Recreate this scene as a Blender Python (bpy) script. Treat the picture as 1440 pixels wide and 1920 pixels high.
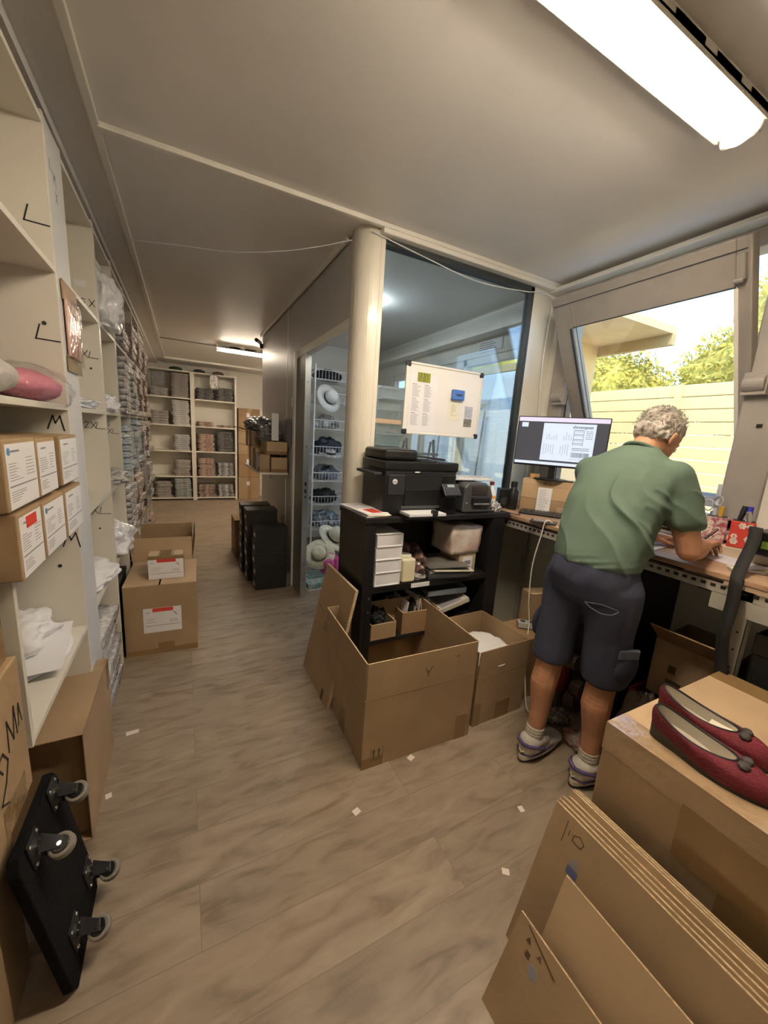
import bpy, bmesh, math, random, time
import numpy as np
_T0 = time.time()
from mathutils import Vector, Matrix, noise, Euler
random.seed(7)
for o in list(bpy.data.objects): bpy.data.objects.remove(o)
SC = bpy.context.scene; COL = SC.collection
V = Vector; R = math.radians; PI = math.pi

# ------------------------------------------------------------ camera
cam = bpy.data.objects.new('camera', bpy.data.cameras.new('camera')); COL.objects.link(cam)
yaw, pitch, roll = 0.484, 0.1936, 0.0664
fwd = V((math.sin(yaw)*math.cos(pitch), math.cos(yaw)*math.cos(pitch), -math.sin(pitch)))
rgt = V((math.cos(yaw), -math.sin(yaw), 0)); upv = rgt.cross(fwd)
r2 = rgt*math.cos(roll)+upv*math.sin(roll); u2 = upv*math.cos(roll)-rgt*math.sin(roll)
m = Matrix((r2, u2, -fwd)).transposed().to_4x4(); m.translation = V((0, 0, 1.42)); cam.matrix_world = m
cam.data.sensor_fit = 'HORIZONTAL'; cam.data.sensor_width = 36; cam.data.lens = 18; cam.data.clip_start = 0.02
SC.camera = cam

# ------------------------------------------------------------ light and exposure
SC.view_settings.view_transform = 'Standard'; SC.view_settings.look = 'None'
SC.view_settings.gamma = 1; SC.view_settings.use_curve_mapping = False
SC.view_settings.exposure = 1.52
SKY, SUN, TUBE = 0.27, 1.35, 46.0
w = bpy.data.worlds.new('world'); SC.world = w; w.use_nodes = True
nt = w.node_tree; sky = nt.nodes.new('ShaderNodeTexSky'); sky.sky_type = 'NISHITA'; sky.sun_disc = False
sky.sun_elevation = R(48); sky.sun_rotation = R(250); sky.altitude = 50; sky.dust_density = .2; sky.ozone_density = 2.5
nt.links.new(sky.outputs[0], nt.nodes['Background'].inputs[0]); nt.nodes['Background'].inputs[1].default_value = SKY
sl = bpy.data.lights.new('sun', 'SUN'); sl.energy = SUN; sl.angle = R(0.6); sl.color = (1, .88, .68)
so = bpy.data.objects.new('sun', sl); COL.objects.link(so)
so.rotation_euler = V((0.62, 0.25, -0.80)).to_track_quat('-Z', 'Y').to_euler()

# ------------------------------------------------------------ materials
MATS = {}
def mat(name, col=(.8,.8,.8), rough=.5, metal=0, noise_amt=0, nscale=8, bump=0, bscale=40, coat=0, spec=.5, emit=None, es=0, stretch=None, col2=None, alpha=None, ndetail=4):
    if name in MATS: return MATS[name]
    M_ = bpy.data.materials.new(name); M_.use_nodes = True; t = M_.node_tree; b = t.nodes['Principled BSDF']
    b.inputs['Base Color'].default_value = (*col, 1); b.inputs['Roughness'].default_value = rough
    b.inputs['Metallic'].default_value = metal; b.inputs['Coat Weight'].default_value = coat
    b.inputs['Coat Roughness'].default_value = .12; b.inputs['Specular IOR Level'].default_value = spec
    if emit: b.inputs['Emission Color'].default_value = (*emit, 1); b.inputs['Emission Strength'].default_value = es
    if noise_amt or bump or col2:
        tc = t.nodes.new('ShaderNodeTexCoord'); mp = t.nodes.new('ShaderNodeMapping')
        t.links.new(tc.outputs['Object'], mp.inputs[0])
        if stretch: mp.inputs['Scale'].default_value = stretch
    if noise_amt or col2:
        n = t.nodes.new('ShaderNodeTexNoise'); n.inputs['Scale'].default_value = nscale; n.inputs['Detail'].default_value = ndetail
        t.links.new(mp.outputs[0], n.inputs[0]); r = t.nodes.new('ShaderNodeValToRGB')
        c2 = col2 or tuple(c*(1-noise_amt) for c in col); c1 = col if col2 else tuple(min(1, c*(1+noise_amt*.5)) for c in col)
        r.color_ramp.elements[0].position = .35; r.color_ramp.elements[1].position = .65
        r.color_ramp.elements[0].color = (*c2, 1); r.color_ramp.elements[1].color = (*c1, 1)
        t.links.new(n.outputs[0], r.inputs[0]); t.links.new(r.outputs[0], b.inputs['Base Color'])
    if bump:
        n2 = t.nodes.new('ShaderNodeTexNoise'); n2.inputs['Scale'].default_value = bscale; n2.inputs['Detail'].default_value = 3
        t.links.new(mp.outputs[0], n2.inputs[0]); bp = t.nodes.new('ShaderNodeBump'); bp.inputs['Strength'].default_value = bump; bp.inputs['Distance'].default_value = .01
        t.links.new(n2.outputs[0], bp.inputs['Height']); t.links.new(bp.outputs[0], b.inputs['Normal'])
        if coat: t.links.new(bp.outputs[0], b.inputs['Coat Normal'])
    MATS[name] = M_; return M_
def mat_glass(name, col=(1,1,1), refl=.12, rough=0.0, bump=0, bscale=30, span=.6):
    # thin sheet: mostly lets light through, with fresnel gloss on top
    M_ = bpy.data.materials.new(name); M_.use_nodes = True; t = M_.node_tree; t.nodes.remove(t.nodes['Principled BSDF'])
    tr = t.nodes.new('ShaderNodeBsdfTransparent'); tr.inputs[0].default_value = (*col, 1)
    gl = t.nodes.new('ShaderNodeBsdfGlossy'); gl.inputs['Roughness'].default_value = rough
    lw = t.nodes.new('ShaderNodeLayerWeight'); lw.inputs[0].default_value = .25
    mr = t.nodes.new('ShaderNodeMapRange'); mr.inputs[3].default_value = refl; mr.inputs[4].default_value = min(1, refl+span)
    mx = t.nodes.new('ShaderNodeMixShader'); t.links.new(lw.outputs['Fresnel'], mr.inputs[0]); t.links.new(mr.outputs[0], mx.inputs[0])
    t.links.new(tr.outputs[0], mx.inputs[1]); t.links.new(gl.outputs[0], mx.inputs[2]); t.links.new(mx.outputs[0], t.nodes['Material Output'].inputs[0])
    if bump:
        tc = t.nodes.new('ShaderNodeTexCoord'); n2 = t.nodes.new('ShaderNodeTexNoise'); n2.inputs['Scale'].default_value = bscale
        t.links.new(tc.outputs['Object'], n2.inputs[0]); bp = t.nodes.new('ShaderNodeBump'); bp.inputs['Strength'].default_value = bump; bp.inputs['Distance'].default_value = .02
        t.links.new(n2.outputs[0], bp.inputs['Height']); t.links.new(bp.outputs[0], gl.inputs['Normal']); t.links.new(bp.outputs[0], lw.inputs['Normal'])
    MATS[name] = M_; return M_
def mat_floor():
    M_ = bpy.data.materials.new('floor_vinyl'); M_.use_nodes = True; t = M_.node_tree; b = t.nodes['Principled BSDF']; L = t.links.new
    tc = t.nodes.new('ShaderNodeTexCoord')
    br = t.nodes.new('ShaderNodeTexBrick'); br.inputs['Scale'].default_value = 1; br.inputs['Brick Width'].default_value = 1.22; br.inputs['Row Height'].default_value = .18
    br.inputs['Mortar Size'].default_value = .0016; br.inputs['Mortar Smooth'].default_value = .6; br.offset = .37
    br.inputs['Color1'].default_value = (0,0,0,1); br.inputs['Color2'].default_value = (1,1,1,1); br.inputs['Mortar'].default_value = (.3,.3,.3,1)
    L(tc.outputs['Object'], br.inputs[0])
    mp = t.nodes.new('ShaderNodeMapping'); mp.inputs['Scale'].default_value = (2.2, 8, 1); L(tc.outputs['Object'], mp.inputs[0])
    wn = t.nodes.new('ShaderNodeMix'); wn.data_type = 'VECTOR'
    add = t.nodes.new('ShaderNodeVectorMath'); add.operation = 'MULTIPLY_ADD'; add.inputs[1].default_value = (5, 3, 0); L(br.outputs['Color'], add.inputs[0]); L(mp.outputs[0], add.inputs[2])
    n1 = t.nodes.new('ShaderNodeTexNoise'); n1.inputs['Scale'].default_value = 2.6; n1.inputs['Detail'].default_value = 9; n1.inputs['Distortion'].default_value = .7; L(add.outputs[0], n1.inputs[0])
    n2 = t.nodes.new('ShaderNodeTexNoise'); n2.inputs['Scale'].default_value = 14; n2.inputs['Detail'].default_value = 6; L(mp.outputs[0], n2.inputs[0])
    cr = t.nodes.new('ShaderNodeValToRGB'); e = cr.color_ramp.elements; e[0].position = .3; e[1].position = .7
    e[0].color = (.20,.145,.098,1); e[1].color = (.37,.295,.215,1); x = cr.color_ramp.elements.new(.47); x.color = (.30,.232,.166,1)
    L(n1.outputs[0], cr.inputs[0])
    mx = t.nodes.new('ShaderNodeMix'); mx.data_type = 'RGBA'; mx.blend_type = 'MULTIPLY'; mx.inputs[0].default_value = 1
    c2 = t.nodes.new('ShaderNodeValToRGB'); c2.color_ramp.elements[0].color = (.82,.82,.82,1); c2.color_ramp.elements[1].color = (1.0,1.0,1.0,1); L(br.outputs['Color'], c2.inputs[0])
    L(cr.outputs[0], mx.inputs[6]); L(c2.outputs[0], mx.inputs[7])
    mo = t.nodes.new('ShaderNodeMix'); mo.data_type = 'RGBA'; L(br.outputs['Fac'], mo.inputs[0]); L(mx.outputs[2], mo.inputs[6]); mo.inputs[7].default_value = (.19,.15,.105,1)
    kn = t.nodes.new('ShaderNodeTexVoronoi'); kn.inputs['Scale'].default_value = 2.1; mk = t.nodes.new('ShaderNodeMapping'); mk.inputs['Scale'].default_value = (1, 2.1, 1); L(tc.outputs['Object'], mk.inputs[0]); L(mk.outputs[0], kn.inputs[0])
    kr = t.nodes.new('ShaderNodeMapRange'); kr.inputs[1].default_value = .02; kr.inputs[2].default_value = .09; kr.inputs[3].default_value = .45; kr.inputs[4].default_value = 0; L(kn.outputs['Distance'], kr.inputs[0])
    mk2 = t.nodes.new('ShaderNodeMix'); mk2.data_type = 'RGBA'; L(kr.outputs[0], mk2.inputs[0]); L(mo.outputs[2], mk2.inputs[6]); mk2.inputs[7].default_value = (.12,.085,.055,1)
    L(mk2.outputs[2], b.inputs['Base Color']); b.inputs['Roughness'].default_value = .42; b.inputs['Specular IOR Level'].default_value = .4
    bp = t.nodes.new('ShaderNodeBump'); bp.inputs['Strength'].default_value = .12; bp.inputs['Distance'].default_value = .004; L(n2.outputs[0], bp.inputs['Height']); L(bp.outputs[0], b.inputs['Normal'])
    return M_
FLOOR = mat_floor()
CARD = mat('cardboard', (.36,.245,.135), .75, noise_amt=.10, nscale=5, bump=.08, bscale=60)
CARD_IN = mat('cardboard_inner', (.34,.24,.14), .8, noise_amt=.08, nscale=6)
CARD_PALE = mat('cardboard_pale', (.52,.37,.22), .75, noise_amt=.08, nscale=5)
CARD_DARK = mat('cardboard_dark', (.30,.185,.09), .75, noise_amt=.1, nscale=5)
CARD_EDGE = mat('cardboard_edge', (.62,.46,.28), .8, noise_amt=.3, nscale=120)
TAPE = mat('packing_tape', (.27,.165,.07), .25, coat=.6, bump=.1, bscale=30)
TAPE_GLOSS = mat('clear_tape', (.42,.29,.17), .12, coat=1, bump=.5, bscale=25)
INK = mat('black_ink', (.02,.02,.025), .6); INKG = mat('grey_ink', (.25,.25,.28), .7)
INKB = mat('brown_ink', (.10,.06,.03), .7)
PAPER = mat('white_paper', (.80,.79,.80), .7); PAPERC = mat('cream_paper', (.80,.76,.60), .7)
RED = mat('red_label', (.62,.05,.03), .5); BLUEL = mat('blue_mark', (.08,.25,.5), .5)
WALL = mat('painted_wall', (.74,.71,.64), .6, noise_amt=.03, nscale=3)
CEIL = mat('ceiling_panel', (.80,.77,.74), .42, noise_amt=.03, nscale=1.5, spec=.4)
PART = mat('partition_grey', (.50,.48,.47), .45, noise_amt=.03, nscale=3)
TRIM = mat('white_trim', (.80,.77,.70), .4)
COLUMN = mat('cream_column', (.74,.70,.59), .3, coat=.3)
ALU = mat('grey_aluminium', (.36,.33,.30), .45, metal=.2, noise_amt=.06)
ALUD = mat('dark_gasket', (.04,.045,.05), .5)
DOORG = mat('grey_door', (.17,.17,.155), .4)
STEEL = mat('steel', (.55,.55,.55), .3, metal=.9)
MELA = mat('white_melamine', (.74,.70,.61), .42, noise_amt=.03, nscale=2)
MELAE = mat('melamine_edge', (.85,.82,.74), .4)
FILL = mat('filler_panel', (.66,.66,.66), .45)
BLK = mat('black_plastic', (.008,.008,.009), .35); BLKM = mat('black_matt', (.009,.009,.009), .6, noise_amt=.3)
BLKF = mat('black_furniture', (.011,.010,.010), .45, noise_amt=.1)
BLKB = mat('black_shoebox', (.010,.009,.009), .5, noise_amt=.15)
GREYP = mat('grey_plastic', (.06,.06,.063), .4); DKG = mat('dark_grey_plastic', (.028,.028,.031), .4)
WHITEP = mat('white_plastic', (.8,.8,.8), .35)
WOODT = mat('worn_worktop', (.42,.27,.17), .5, col2=(.28,.17,.10), nscale=3, stretch=(14,1.5,1), bump=.15)
ANGLE = mat('slotted_angle', (.42,.40,.35), .5, metal=.2, noise_amt=.15)
GLASS = mat_glass('window_glass', (.97,.98,.95), .04)
GLASSP = mat_glass('partition_glass', (.80,.86,.87), .10)
CLEAR = mat_glass('clear_plastic', (.97,.97,.97), .03, .12, bump=.4, bscale=25, span=.22)
CLEARL = mat_glass('lamp_cover', (.97,.96,.93), .06, .1)
WRAPW = mat('white_garment_in_film', (.72,.71,.72), .5, coat=1, bump=1.0, bscale=28, noise_amt=.15, nscale=12)
WHITEC = mat('white_cloth', (.80,.79,.79), .8, bump=.5, bscale=14)
SKIN = mat('skin', (.50,.25,.14), .5, noise_amt=.10, nscale=9, bump=.06, bscale=90)
SHIRT = mat('green_tshirt', (.098,.150,.110), .85, noise_amt=.08, nscale=5, bump=.08, bscale=200)
SHORT = mat('navy_shorts', (.040,.045,.078), .85, noise_amt=.12, nscale=6, bump=.1, bscale=200)
HAIR = mat('grey_hair', (.60,.55,.49), .6, col2=(.22,.18,.15), nscale=30, stretch=(1,1,.4), bump=1, bscale=60)

# ------------------------------------------------------------ mesh helpers
class MB:
    def __init__(s): s.bm = bmesh.new()
    def _x(s, vs, m):
        if m is not None:
            for v in vs: v.co = m @ v.co
    def box(s, x0, x1, y0, y1, z0, z1, m=None):
        vs = [s.bm.verts.new(p) for p in ((x0,y0,z0),(x1,y0,z0),(x1,y1,z0),(x0,y1,z0),(x0,y0,z1),(x1,y0,z1),(x1,y1,z1),(x0,y1,z1))]
        for f in ((0,3,2,1),(4,5,6,7),(0,1,5,4),(1,2,6,5),(2,3,7,6),(3,0,4,7)): s.bm.faces.new([vs[i] for i in f])
        s._x(vs, m); return s
    def quad(s, *pts):
        s.bm.faces.new([s.bm.verts.new(p) for p in pts]); return s
    def prism(s, poly, z0, z1, m=None):
        a = [s.bm.verts.new((p[0],p[1],z0)) for p in poly]; b = [s.bm.verts.new((p[0],p[1],z1)) for p in poly]; n = len(poly)
        s.bm.faces.new(a[::-1]); s.bm.faces.new(b)
        for i in range(n): s.bm.faces.new((a[i],a[(i+1)%n],b[(i+1)%n],b[i]))
        s._x(a+b, m); return s
    def cyl(s, p0, p1, r0, r1=None, n=16, cap=True):
        r1 = r0 if r1 is None else r1; p0 = V(p0); p1 = V(p1); d = (p1-p0).normalized()
        a = d.orthogonal().normalized(); b = d.cross(a); A = []; B = []
        for i in range(n):
            t = 2*PI*i/n; q = a*math.cos(t)+b*math.sin(t); A.append(s.bm.verts.new(p0+q*r0)); B.append(s.bm.verts.new(p1+q*r1))
        for i in range(n): s.bm.faces.new((A[i],A[(i+1)%n],B[(i+1)%n],B[i]))
        if cap: s.bm.faces.new(A[::-1]); s.bm.faces.new(B)
        return s
    def tube(s, pts, r, n=8):
        pts = [V(p) for p in pts]; rings = []; a = None
        for i, p in enumerate(pts):
            d = (pts[min(i+1,len(pts)-1)]-pts[max(i-1,0)]).normalized()
            a = (d.orthogonal() if a is None else a-d*a.dot(d)).normalized(); b = d.cross(a)
            rings.append([s.bm.verts.new(p+(a*math.cos(2*PI*k/n)+b*math.sin(2*PI*k/n))*r) for k in range(n)])
        for i in range(len(rings)-1):
            for k in range(n): s.bm.faces.new((rings[i][k],rings[i][(k+1)%n],rings[i+1][(k+1)%n],rings[i+1][k]))
        s.bm.faces.new(rings[0][::-1]); s.bm.faces.new(rings[-1]); return s
    def ell(s, c, r, n=16, m=None):
        if not hasattr(r, '__len__'): r = (r,r,r)
        mm = Matrix.Translation(V(c)) @ (m or Matrix.Identity(4)) @ Matrix.Diagonal((*r,1))
        bmesh.ops.create_uvsphere(s.bm, u_segments=n, v_segments=max(6,n//2), radius=1, matrix=mm); return s
    def lathe(s, prof, n=20, c=(0,0,0), m=None):
        rings = []
        for r, z in prof: rings.append([s.bm.verts.new((c[0]+r*math.cos(2*PI*k/n), c[1]+r*math.sin(2*PI*k/n), c[2]+z)) for k in range(n)])
        for i in range(len(rings)-1):
            for k in range(n): s.bm.faces.new((rings[i][k],rings[i][(k+1)%n],rings[i+1][(k+1)%n],rings[i+1][k]))
        s.bm.faces.new(rings[0][::-1]); s.bm.faces.new(rings[-1]); s._x([v for q in rings for v in q], m); return s
    def stroke(s, pts, w, m, t=.0006):
        # flat ink line drawn in the local XY plane of matrix m
        for a, b in zip(pts[:-1], pts[1:]):
            a = V((a[0],a[1],0)); b = V((b[0],b[1],0)); d = b-a; L = d.length
            if L < 1e-6: continue
            ang = math.atan2(d.y, d.x); s.box(-w/2, L+w/2, -w/2, w/2, 0, t, m @ Matrix.Translation(a) @ Matrix.Rotation(ang, 4, 'Z'))
        return s
def plane(o, xd, yd):
    x = V(xd).normalized(); y = V(yd).normalized(); z = x.cross(y); m = Matrix((x,y,z)).transposed().to_4x4(); m.translation = V(o); return m
def obj(name, mb, material, parent=None, bevel=0, smooth=False, seg=2, solid=0, sub=0):
    me = bpy.data.meshes.new(name)
    bm = mb.bm if isinstance(mb, MB) else mb
    bmesh.ops.recalc_face_normals(bm, faces=bm.faces); bm.to_mesh(me); bm.free()
    if material: me.materials.append(material)
    if smooth:
        for p in me.polygons: p.use_smooth = True
    o = bpy.data.objects.new(name, me); COL.objects.link(o)
    if parent: o.parent = parent
    if solid: q = o.modifiers.new('s', 'SOLIDIFY'); q.thickness = solid; q.offset = 0
    if sub: q = o.modifiers.new('u', 'SUBSURF'); q.levels = sub; q.render_levels = sub
    if bevel: q = o.modifiers.new('b', 'BEVEL'); q.width = bevel; q.segments = seg; q.limit_method = 'ANGLE'
    return o
def tag(o, label, cat, group=None, kind=None):
    if label: o['label'] = label
    if cat: o['category'] = cat
    if group: o['group'] = group
    if kind: o['kind'] = kind
    return o
def thing(name, label, cat, loc=(0,0,0), rz=0, group=None, rot=None):
    o = bpy.data.objects.new(name, None); COL.objects.link(o); o.location = loc; o.rotation_euler = rot or (0,0,rz); o.empty_display_size = .1
    return tag(o, label, cat, group)
def struct(name, mb, material, **k): return tag(obj(name, mb, material, **k), None, None, kind='structure')
def dup(root, loc=None, rz=None, label=None, group=None, scale=None):
    r = root.copy(); COL.objects.link(r)
    if loc is not None: r.location = loc
    if rz is not None: r.rotation_euler = (0,0,rz)
    if label: r['label'] = label
    if group: r['group'] = group
    if scale: r.scale = scale
    for ch in root.children:
        c = ch.copy(); COL.objects.link(c); c.parent = r
        for g in ch.children:
            d = g.copy(); COL.objects.link(d); d.parent = c
    return r
def text_mb(txt, size, m, extr=.0004, off=0):
    cu = bpy.data.curves.new('t', 'FONT'); cu.body = txt; cu.size = size; cu.extrude = extr; cu.offset = off; cu.align_x = 'CENTER'; cu.align_y = 'CENTER'
    o = bpy.data.objects.new('t', cu); COL.objects.link(o); bpy.context.view_layer.update()
    me = bpy.data.meshes.new_from_object(o.evaluated_get(bpy.context.evaluated_depsgraph_get()))
    q = MB(); q.bm.from_mesh(me); q._x(q.bm.verts, m); bpy.data.objects.remove(o); return q
def lines(mb, m, x0, x1, y0, y1, n, h=.0022, seed=0, frac=.55):
    rr = random.Random(seed)
    for i in range(n):
        y = y1-(y1-y0)*(i+.5)/n; L = (x1-x0)*(frac+(1-frac)*rr.random()); mb.box(x0, x0+L, y-h/2, y+h/2, 0, .0005, m)
    return mb
def rough_blob(c, s, seed, amp=.25, freq=3, subd=4, flat=True):
    bm = bmesh.new(); bmesh.ops.create_icosphere(bm, subdivisions=subd, radius=1)
    for v in bm.verts:
        n = noise.noise(v.co*freq+V((seed*3.1,seed,0)))+.5*noise.noise(v.co*freq*2.3+V((seed,7,3)))
        p = v.co*(1+amp*n)
        if flat and p.z < -.55: p.z = -.55
        v.co = V((p.x*s[0], p.y*s[1], (p.z+.55)*s[2]/1.55 if flat else p.z*s[2]))+V(c)
    return bm
def rough_box(x0,x1,y0,y1,z0,z1,seed,a=.012):
    bm = bmesh.new(); bmesh.ops.create_cube(bm, size=1); bmesh.ops.subdivide_edges(bm, edges=bm.edges, cuts=8, use_grid_fill=True)
    for v in bm.verts:
        n = noise.noise_vector(v.co*2.5+V((seed,0,0))); p = v.co*(1-.10*max(0,v.co.length-.6)); k = a if v.co.z > -.49 else 0
        v.co = V((x0+(p.x+.5)*(x1-x0), y0+(p.y+.5)*(y1-y0), z0+(p.z+.5)*(z1-z0)))+n*k
    return bm
_SPH = {}
def sph(n):
    if n not in _SPH:
        h = n//2; vs = [(0,0,1)]+[(math.sin(PI*j/h)*math.cos(2*PI*i/n), math.sin(PI*j/h)*math.sin(2*PI*i/n), math.cos(PI*j/h)) for j in range(1,h) for i in range(n)]+[(0,0,-1)]
        fs = [(0,1+i,1+(i+1)%n) for i in range(n)]
        for j in range(h-2):
            for i in range(n): a = 1+j*n+i; b = 1+j*n+(i+1)%n; fs.append((a,a+n,b+n,b))
        L = len(vs)-1; fs += [(L,1+(h-2)*n+(i+1)%n,1+(h-2)*n+i) for i in range(n)]
        _SPH[n] = (np.array(vs), fs)
    return _SPH[n]
def blob(name, prims, vox, material, parent, smooth=4, fn=None):
    VS = []; FS = []; cnt = 0
    def add(c, r, n, mm):
        nonlocal cnt
        vs, fs = sph(n); p = vs*np.array(r)
        if mm is not None: p = p @ np.array(mm.to_3x3()).T
        VS.append(p+np.array(c)); FS.extend([tuple(k+cnt for k in f) for f in fs]); cnt += len(vs)
    for p in prims:
        if p[0] == 'e': add(p[1], p[2] if hasattr(p[2],'__len__') else (p[2],)*3, 18, p[3] if len(p) > 3 else None)
        else:   # chain of ellipsoid stations
            st = p[1]; mm = p[2] if len(p) > 2 else None
            for a, b in zip(st[:-1], st[1:]):
                ca, ra = V(a[0]), a[1] if hasattr(a[1],'__len__') else (a[1],)*3; cb, rb = V(b[0]), b[1] if hasattr(b[1],'__len__') else (b[1],)*3
                n = max(2, int((cb-ca).length/(min(min(ra),min(rb))*.3)))
                for i in range(n+1):
                    t = i/n; add(ca.lerp(cb,t), [ra[k]*(1-t)+rb[k]*t for k in range(3)], 14, mm)
    me = bpy.data.meshes.new('tmp'); me.from_pydata(np.concatenate(VS).tolist(), [], FS); me.update(); o = bpy.data.objects.new('tmp', me); COL.objects.link(o)
    md = o.modifiers.new('r', 'REMESH'); md.mode = 'VOXEL'; md.voxel_size = vox; md.use_smooth_shade = True
    if smooth: sm = o.modifiers.new('s', 'SMOOTH'); sm.iterations = smooth; sm.factor = .5
    bpy.context.view_layer.update()
    me2 = bpy.data.meshes.new_from_object(o.evaluated_get(bpy.context.evaluated_depsgraph_get())); bpy.data.objects.remove(o)
    if fn:
        ns = [v.normal.copy() for v in me2.vertices]
        for v, n in zip(me2.vertices, ns): v.co = fn(v.co.copy(), n)
    me2.name = name; me2.materials.clear(); me2.materials.append(material)
    for p in me2.polygons: p.use_smooth = True
    o2 = bpy.data.objects.new(name, me2); COL.objects.link(o2); o2.parent = parent; return o2
# ============================================================ THE SETTING
X0, XR, YB, YF, ZC = -.80, 2.33, -1.9, 8.45, 2.5
struct('floor', MB().box(X0, 2.45, YB, YF, -.05, 0), FLOOR)
struct('ceiling', MB().box(X0, 2.45, YB, YF, ZC, ZC+.05), CEIL)
struct('wall_left', MB().box(X0-.06, X0, YB, YF, 0, ZC), WALL)
struct('wall_back', MB().box(X0, 2.45, YB-.06, YB, 0, ZC), WALL)
struct('wall_far', MB().box(X0, 2.45, YF, YF+.06, 0, ZC), WALL)
# right wall with the tilt window and, in the side room, a glazed door
WY0, WY1, WZ0, WZ1 = .75, 2.0, 1.09, 2.43
D0, D1 = 2.30, 4.45
q = MB()
for y0, y1, z0, z1 in ((YB,WY0,0,ZC),(WY0,WY1,0,WZ0),(WY0,WY1,WZ1,ZC),(WY1,D0,0,ZC),(D0,D1,2.16,ZC),(D1,YF,0,ZC)): q.box(XR, XR+.10, y0, y1, z0, z1)
struct('wall_right', q, WALL)
# partition along the corridor (door opening y 2.42..3.40) and across (glass)
q = MB(); q.box(.862, .90, 3.42, 5.02, 0, ZC); q.box(.862, .90, 2.19, 3.42, 2.07, ZC)
struct('wall_partition', q, PART)
struct('wall_side_room', MB().box(.90, XR, 4.97, 5.02, 0, ZC), WALL)
q = MB(); q.box(.96, XR, 2.06, 2.11, 0, .55); q.box(2.10, XR, 2.06, 2.11, .55, ZC); q.box(.96, 2.10, 2.06, 2.11, 2.46, ZC)
struct('wall_cross', q, COLUMN)
# rounded corner column
q = MB(); pr = [(.852+.0,2.195),(.852,2.16)]+[(.952-.10*math.cos(a), 2.155-.10*math.sin(a)) for a in [R(d) for d in range(0,91,9)]]+[(.985,2.055),(.985,2.195)]
q.prism(pr, 0, ZC); o = struct('trim_1', q, COLUMN, smooth=False, bevel=0)
struct('trim_2', MB().box(.9595,.9605+.0,2.0545,2.0555,0,ZC).box(.8505,.8515,2.178,2.182,0,ZC), INKG)
# ceiling strips
q = MB(); q.box(-.255, XR, 2.005, 2.035, ZC-.022, ZC); struct('trim_3', q, TRIM, bevel=.004)
q = MB(); q.box(-.275, -.245, YB, YF, ZC-.018, ZC); struct('trim_4', q, TRIM, bevel=.004)
struct('trim_5', MB().box(X0, -.40, YB, YF, 2.455, ZC), CEIL)
struct('trim_6', MB().box(-.26, XR, 7.78, 7.84, ZC-.03, ZC), TRIM)
struct('trim_7', MB().box(-.26, .95, 6.12, 6.135, ZC-.006, ZC), DKG)
struct('trim_8', MB().box(2.24, XR, YB, 2.06, 2.445, 2.47), TRIM, bevel=.005)
struct('trim_9', MB().box(.95, XR, 2.012, 2.06, 2.455, ZC), TRIM, bevel=.005)
struct('trim_10', MB().box(.835, .85, 2.25, 5.02, ZC-.03, ZC), TRIM)
struct('trim_11', MB().box(.846, .85, 3.66, 3.67, 0, ZC), TRIM)
struct('trim_12', MB().box(2.20, XR, 2.11, 4.97, 2.30, 2.34), TRIM)
struct('baseboard_right', MB().box(XR-.012, XR, YB, 2.06, 0, .07), MELAE)

# glass partition
g = thing('window_2', None, None, (.96, 2.085, .55)); g['kind'] = 'structure'
q = MB(); q.box(.0,1.14,-.028,.028,1.875,1.91); q.box(1.115,1.14,-.028,.028,0,1.9); q.box(0,.018,-.028,.028,0,1.9); q.box(0,1.14,-.028,.028,0,.03)
obj('window_frame', q, ALUD, g); obj('glass_pane', MB().box(.018,1.115,-.004,.004,.03,1.88), GLASSP, g)
# door frame and narrow fixed leaf
g = thing('door_1', None, None, (.875, 3.42, 0)); g['kind'] = 'structure'
q = MB(); q.box(-.035,.035,-.055,0,0,2.07); q.box(-.020,.035,-1.22,0,2.01,2.07); q.box(-.012,.025,-1.225,-1.205,0,2.03)
obj('door_frame', q, TRIM, g, bevel=.004)
lf = obj('door_leaf', MB().box(-.02,.02,-.33,-.055,.005,2.01), DOORG, g, bevel=.002)
q = MB().box(-.022,.024,-.336,-.329,.005,2.01); ed = obj('edge_strip', q, STEEL, lf)
q = MB()
for z in (.98, .92, .88): q.box(-.006,.008,-.338,-.336,z,z+(.03 if z>.9 else .012))
for z in (.16,.30,.62,1.3,1.8): q.cyl((.0,-.336,z),(.0,-.339,z),.004)
obj('lock_plate', q, BLK, lf)
obj('hinge', MB().cyl((-.04,.004,1.62),(-.04,.004,1.70),.008).cyl((-.04,.004,.75),(-.04,.004,.76),.012), STEEL, g)

# window 1: fixed frame and a sash tilting in at the top
g = thing('window_1', None, None, (XR, 1.375, WZ0)); g['kind'] = 'structure'
h = WZ1-WZ0; q = MB()
q.box(-.02,.09,-.625,-.475,0,h); q.box(-.02,.09,.515,.625,0,h); q.box(-.02,.09,-.625,.625,h-.07,h); q.box(-.02,.09,-.625,.625,0,.05)
obj('window_frame', q, ALU, g, bevel=.006)
obj('seal', MB().box(.02,.03,-.477,-.470,.05,h-.07).box(.02,.03,.510,.517,.05,h-.07), ALUD, g)
obj('window_sill', MB().box(-.16,-.02,-.625,.625,-.03,-.005).box(-.09,-.02,-.625,.625,-.10,-.03), MELAE, g, bevel=.006)
piv = V((.045, 0, .655)); tilt = Matrix.Translation(piv) @ Matrix.Rotation(R(-27), 4, 'Y')
q = MB(); hh = .655; T_ = tilt
q.box(-.03,.03,-.485,-.43,-hh,hh,T_); q.box(-.03,.03,.37,.49,-hh,hh,T_); q.box(-.03,.03,-.43,.37,hh-.19,hh,T_); q.box(-.03,.03,-.43,.37,-hh,-hh+.06,T_)
s_ = obj('sash', q, ALU, g, bevel=.006)
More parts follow.
